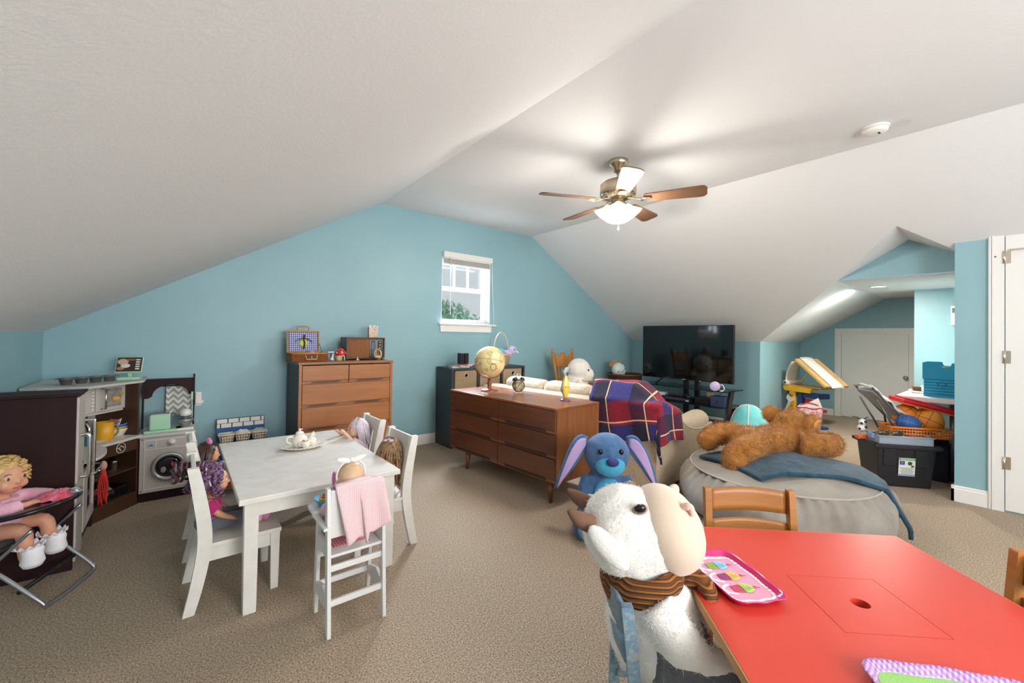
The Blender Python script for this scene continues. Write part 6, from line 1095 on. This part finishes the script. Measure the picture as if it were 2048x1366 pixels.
for a, b, c, d in ((-h_-.003, h_+.003, h_, h_+.004), (-h_-.003, h_+.003, -h_-.004, -h_), (-h_-.004, -h_, -h_, h_), (h_, h_+.004, -h_, h_)): G().span(a, b, c, d, .474, .499).o('edge_band', EDG, RT_)
for a, b, c, d in ((-.37, .37, .35, .37), (-.37, .37, -.37, -.35), (-.37, -.35, -.35, .35), (.35, .37, -.35, .35)): G().span(a, b, c, d, .41, .478).o('apron', EDG, RT_)
for x in (-.37, .37):
    for y in (-.37, .37): G().box((x, y, .239), (.05, .05, .478)).o('leg', EDG, RT_, bev=.004)
for x, y, r in ((.385, .30, .012), (.395, .27, .006), (.372, .33, .007)): G().lathe([(0, .0004), (r, .0003)], (x, y, .5), 7).o('paint_chip', mat((214, 150, 84), .6), RT_)
def tray(label, loc, rz, L_, W_, mrim, mbase, cake=None):
    t = T('serving_tray', label, 'tray', loc, rz)
    def outl(k_, z):
        pts = []
        for i in range(64):
            a = 2*PI*i/64; cx, sx = math.cos(a), math.sin(a); n_ = 5.0; r = (abs(cx)**n_+abs(sx)**n_)**(-1/n_); wv = 1+.022*math.cos(a*8)
            pts.append((cx*r*L_/2*wv*k_, sx*r*W_/2*wv*k_+0, z))
        return pts
    rings = [outl(.86, .004), outl(.9, .006), outl(.95, .015), outl(1.0, .02)]; vs_ = sum(rings, []); g = G().add(vs_, [(r*64+i, r*64+(i+1) % 64, (r+1)*64+(i+1) % 64, (r+1)*64+i) for r in range(3) for i in range(64)], True); g.o('rim', mrim, t, solid=.003)
    G().add(outl(.862, .0045), [tuple(range(64))]).o('base', mbase, t, solid=.003); return t, outl
MAG = mat((214, 36, 110), .15, 0, None, None, Coat_Weight=.6); PNK = mat((236, 160, 190), .2, 0, None, None, Coat_Weight=.5)
# long axis of the tray in plan: from its far-left corner to the near-right one
t, outl = tray('magenta cupcake print serving tray on the red table', (1.275, .55, .5), math.radians(-120), .27, .165, MAG, PNK)
g = G(); lp = outl(.80, .0075)
for i, p in enumerate(lp): g.ell((p[0], p[1], p[2]-.001), (.0062, .0062, .0012), n=8)
lf = g.o('lace_border', mat((246, 240, 244), .4), t); lf['kind'] = 'stuff'
for i, (c1, c2) in enumerate((((150, 190, 70), (140, 200, 226)), ((156, 60, 130), (236, 190, 100)), ((214, 80, 110), (176, 212, 110)))):
    x = -.062+.058*i; e = bpy.data.objects.new('cupcake_print', None); COL.objects.link(e); e.parent = t; e.location = (x, .0, .0075)
    G().tube([(.021*math.cos(a), -.032+.03*math.sin(a), 0) for a in [PI+.1+i_*(PI-.2)/10 for i_ in range(11)]], .0042, 6, flat=.3).o('white_swirl', mat((246, 246, 250), .4), e)
    G().prism([(-.017, -.008), (.017, -.008), (.0125, -.036), (-.0125, -.036)], 'z', 0, .0008).o('case', mat(c1, .4), e); G().prism([(-.02, -.006), (.02, -.006)]+arc(0, .004, .021, .024, 0, 180, 10), 'z', 0, .0009).o('icing', mat(c2, .4), e)
    for j in range(4): G().tube(bez([(-.016+.003*j, -.002+.007*j, .001), (0, -.006+.007*j, .0012), (.016-.003*j, .002+.007*j, .001)], 4), .0007, 5).o('icing_line', mat(tuple(int(q*.75) for q in c2), .4), e)
    for j in range(5): G().box((-.012+.006*j, -.022, .001), (.0012, .024, .0008)).o('case_line', mat(tuple(int(q*.7) for q in c1), .4), e)
    G().ell((0, .032, .001), (.005, .005, .0012), n=12).o('cherry', mat((206, 60, 50), .4), e); G().tube([(0, .034, .001), (.004, .046, .001)], .0007, 5).o('stem', mat((80, 60, 50), .5), e)
VIO = checks((206, 176, 214), (170, 130, 186), (140, 100, 166), .008, .25, (0, 0, .6), 'xy'); k = N('green_dotted'); v = k.co((90, 90, 90)); vo = k.n('ShaderNodeTexVoronoi'); k.l(v, vo.inputs['Vector']); k.base(k.mix(k.math('LESS_THAN', vo.outputs['Distance'], .22), (140, 196, 110), (226, 226, 140))); GRD = k.set(.25)
tray('lilac checked tray with green dotted base on the red table', (1.17, .045, .5), math.radians(-51), .33, .24, VIO, GRD)
# ---------------- wooden chairs at the red table ----------------
HON = wood((144, 90, 38), (176, 120, 60), .42, 'y', 9)
def wchair(label, loc, rz, m, mrail=None):
    c = T('wooden_childs_chair', label, 'chair', loc, rz, None)
    G().span(-.14, .15, -.155, .155, .27, .288).o('seat', m, c, bev=.006)
    for s in (-1, 1):
        G().prism([(-.16, 0), (-.13, 0), (-.125, .28), (-.155, .6), (-.185, .6), (-.155, .28)], 'y', s*.162-.0125, s*.162+.0125).o('back_post', m, c, bev=.004); G().box((.13, s*.14, .135), (.03, .03, .27), taper=(.85, .85)).o('front_leg', m, c, bev=.004)
        G().box((-.005, s*.148, .12), (.26, .014, .024)).o('side_stretcher', m, c)
    for z0, z1, x in ((.505, .59, -.166), (.42, .468, -.158)):
        g = G().grid(lambda u, v_: (x-.006-.018*math.sin(PI*u)-.006*v_, -.15+.3*u, z0+(z1-z0)*v_+.008*math.sin(PI*u)*(1 if v_ > .5 else .4)), 14, 4); g.o('back_slat', mrail or m, c, solid=.014)
    G().box((.13, 0, .12), (.014, .27, .024)).o('stretcher', m, c); return c
fc_ = V((1.44, .288, 0)); nf = V((math.cos(RA), math.sin(RA), 0)); nr = V((math.sin(RA), -math.cos(RA), 0))
wchair('honey oak child\'s chair pushed up to the red table by the bean bag', fc_+nf*.40+nr*-.02, RA+PI-.0, HON)
wchair('honey oak child\'s chair at the red table side towards the white door', fc_+nr*.37+nf*-.02, RA-PI/2+PI, HON)
k = N('worn_blue_paint'); v = k.co(); n1 = k.noise(v, 26, 5, .7); k.base(k.ramp(n1, [(.38, (128, 148, 158)), (.5, (96, 128, 150)), (.62, (150, 158, 152)), (.7, (120, 92, 66))])); WBL = k.set(.55)
wchair('weathered blue painted chair under the cow plush', (1.145, .653, 0), RA-PI/2, WBL).scale = (1, 1, .86)
# ---------------- cow plush ----------------
COW = T('cow_plush', 'big white cow plush with brown knitted scarf sitting at the red table', 'plush toy', (1.07, .716, .285), RA-PI/2-.05); CWH = mat((236, 232, 226), .95, 0, None, (130, .5), Sheen_Weight=.6); CGR = mat((92, 92, 96), .95, 0, None, (130, .6), Sheen_Weight=.6)
CB = mat((214, 192, 172), .9, 0, None, (300, .2), Sheen_Weight=.5)
k = N('cow_plush_coat'); v = k.co(); x = k.xyz(v); n_ = k.noise(v, 6, 3)
f1 = k.math('LESS_THAN', k.math('ADD', x[2], k.math('MULTIPLY', k.math('SUBTRACT', n_, .5), .12)), .11)
f2 = k.math('GREATER_THAN', k.math('ADD', x[0], k.math('MULTIPLY', k.math('SUBTRACT', n_, .5), .1)), .02)
f2 = k.math('MULTIPLY', f2, k.math('LESS_THAN', x[1], .03)); k.base(k.mix(k.math('MULTIPLY', f1, f2), (238, 234, 228), (92, 92, 97))); k.bump(k.noise(v, 160, 3), .5, .006); CWC = k.set(.95, Sheen_Weight=.6)
g = G(); g.ell((.03, 0, .12), (.135, .14, .15)); g.ell((.05, 0, .05), (.145, .15, .1)); g.tube([(0, 0, .18), (.0, 0, .26)], [.105, .085], 16)
for s in (-1, 1): g.tube(bez([(.04, s*.11, .05), (.14, s*.13, .05), (.22, s*.13, .03)], 4), [.07, .07, .065], 12); g.tube(bez([(.02, s*.1, .2), (.08, s*.14, .13), (.13, s*.12, .05)], 4), [.055, .055, .05], 12)
cwb = g.o('body', CWC, COW, rem=.01); cwb.data.materials.append(CWC); fur(cwb, 9000, .012, 2, .004, 5, .0012)
hd = bpy.data.objects.new('head', None); COL.objects.link(hd); hd.parent = COW; hd.location = (.02, 0, .335); hd.rotation_euler = (0, -.58, 0)
g = G(); g.ell((-.045, 0, .045), (.13, .128, .138)); g.ell((.0, 0, .02), (.118, .12, .125)); g.ell((-.06, 0, -.04), (.105, .1, .09)); ho = g.o('head_plush', CWH, hd, rem=.008); ho.data.materials.append(CWH); fur(ho, 9000, .007, 2, .003, 6, .0011)
G().ell((.058, 0, .0), (.098, .128, .126), (0, .1, 0), 28).o('muzzle', CB, hd)
for s in (-1, 1):
    G().tube(bez([(-.11, s*.07, .14), (-.13, s*.08, .172), (-.145, s*.082, .21)], 5), [.024, .025, .023, .02, .012, .004], 12).o('horn', mat((116, 84, 66), .9), hd)
    er = G().ell((0, 0, 0), (.03, .013, .07)).o('ear', CWH, hd); place(er, (-.095, s*.128, .09), (s*.25, -.25, 0)); G().ell((.0, s*-.012 if s > 0 else .012, 0), (.02, .006, .05)).o('inner_ear', mat((236, 216, 204), .9), er)
    G().ell((.028, s*.088, .118), (.022, .012, .018), (s*-.5, .3, 0)).o('eye_rim', mat((150, 130, 110), .4), hd); G().ell((.029, s*.093, .121), (.0175, .011, .0145), (s*-.5, .3, 0)).o('eye', EYE, hd)
    ns = G().tube(bez([(-.014, 0, -.006), (-.004, 0, .012), (.012, 0, .014), (.016, 0, -.008)], 5), [.004, .009, .011, .009, .005], 8).o('nostril', mat((226, 190, 176), .9), hd); place(ns, (.13, s*.07, .045), (.2*s, .5, s*.5))
G().tube([(-.115, 0, .11), (-.125, 0, .06)], .01, 8).o('neck_seam', CWH, hd)
k = N('knitted_scarf'); v = k.co((1, 1, 1)); x = k.xyz(v); kn = k.math('SINE', k.math('ADD', k.math('MULTIPLY', x[2], 420), k.math('MULTIPLY', k.math('SINE', k.math('MULTIPLY', x[1], 160)), 1.2))); k.base(k.ramp(kn, [(0, (106, 62, 24)), (.6, (160, 100, 46))])); k.bump(kn, .9, .006); SCF = k.set(.95)
sf = G().grid(lambda u, v_: ((.10+.012*math.sin(v_*PI))*math.cos(2*PI*u), (.105+.012*math.sin(v_*PI))*math.sin(2*PI*u), .195+.075*v_+.02*math.cos(2*PI*u)+.004*math.sin(u*40)), 48, 10).o('scarf_wrap', SCF, solid=.014); SCT = T('knitted_scarf', 'brown knitted scarf tied round the cow plush neck', 'scarf', (1.07, .716, .285), RA-PI/2-.05); sf.parent = SCT
g = G(); g.ell((.13, -.02, .245), (.034, .03, .034)); g.o('scarf_knot', SCF, SCT); G().tube(bez([(.13, -.02, .25), (.165, -.04, .24), (.175, -.07, .205), (.155, -.08, .18)], 5), [.026, .028, .028, .026, .02], 10, flat=.6).o('scarf_tail', SCF, SCT)
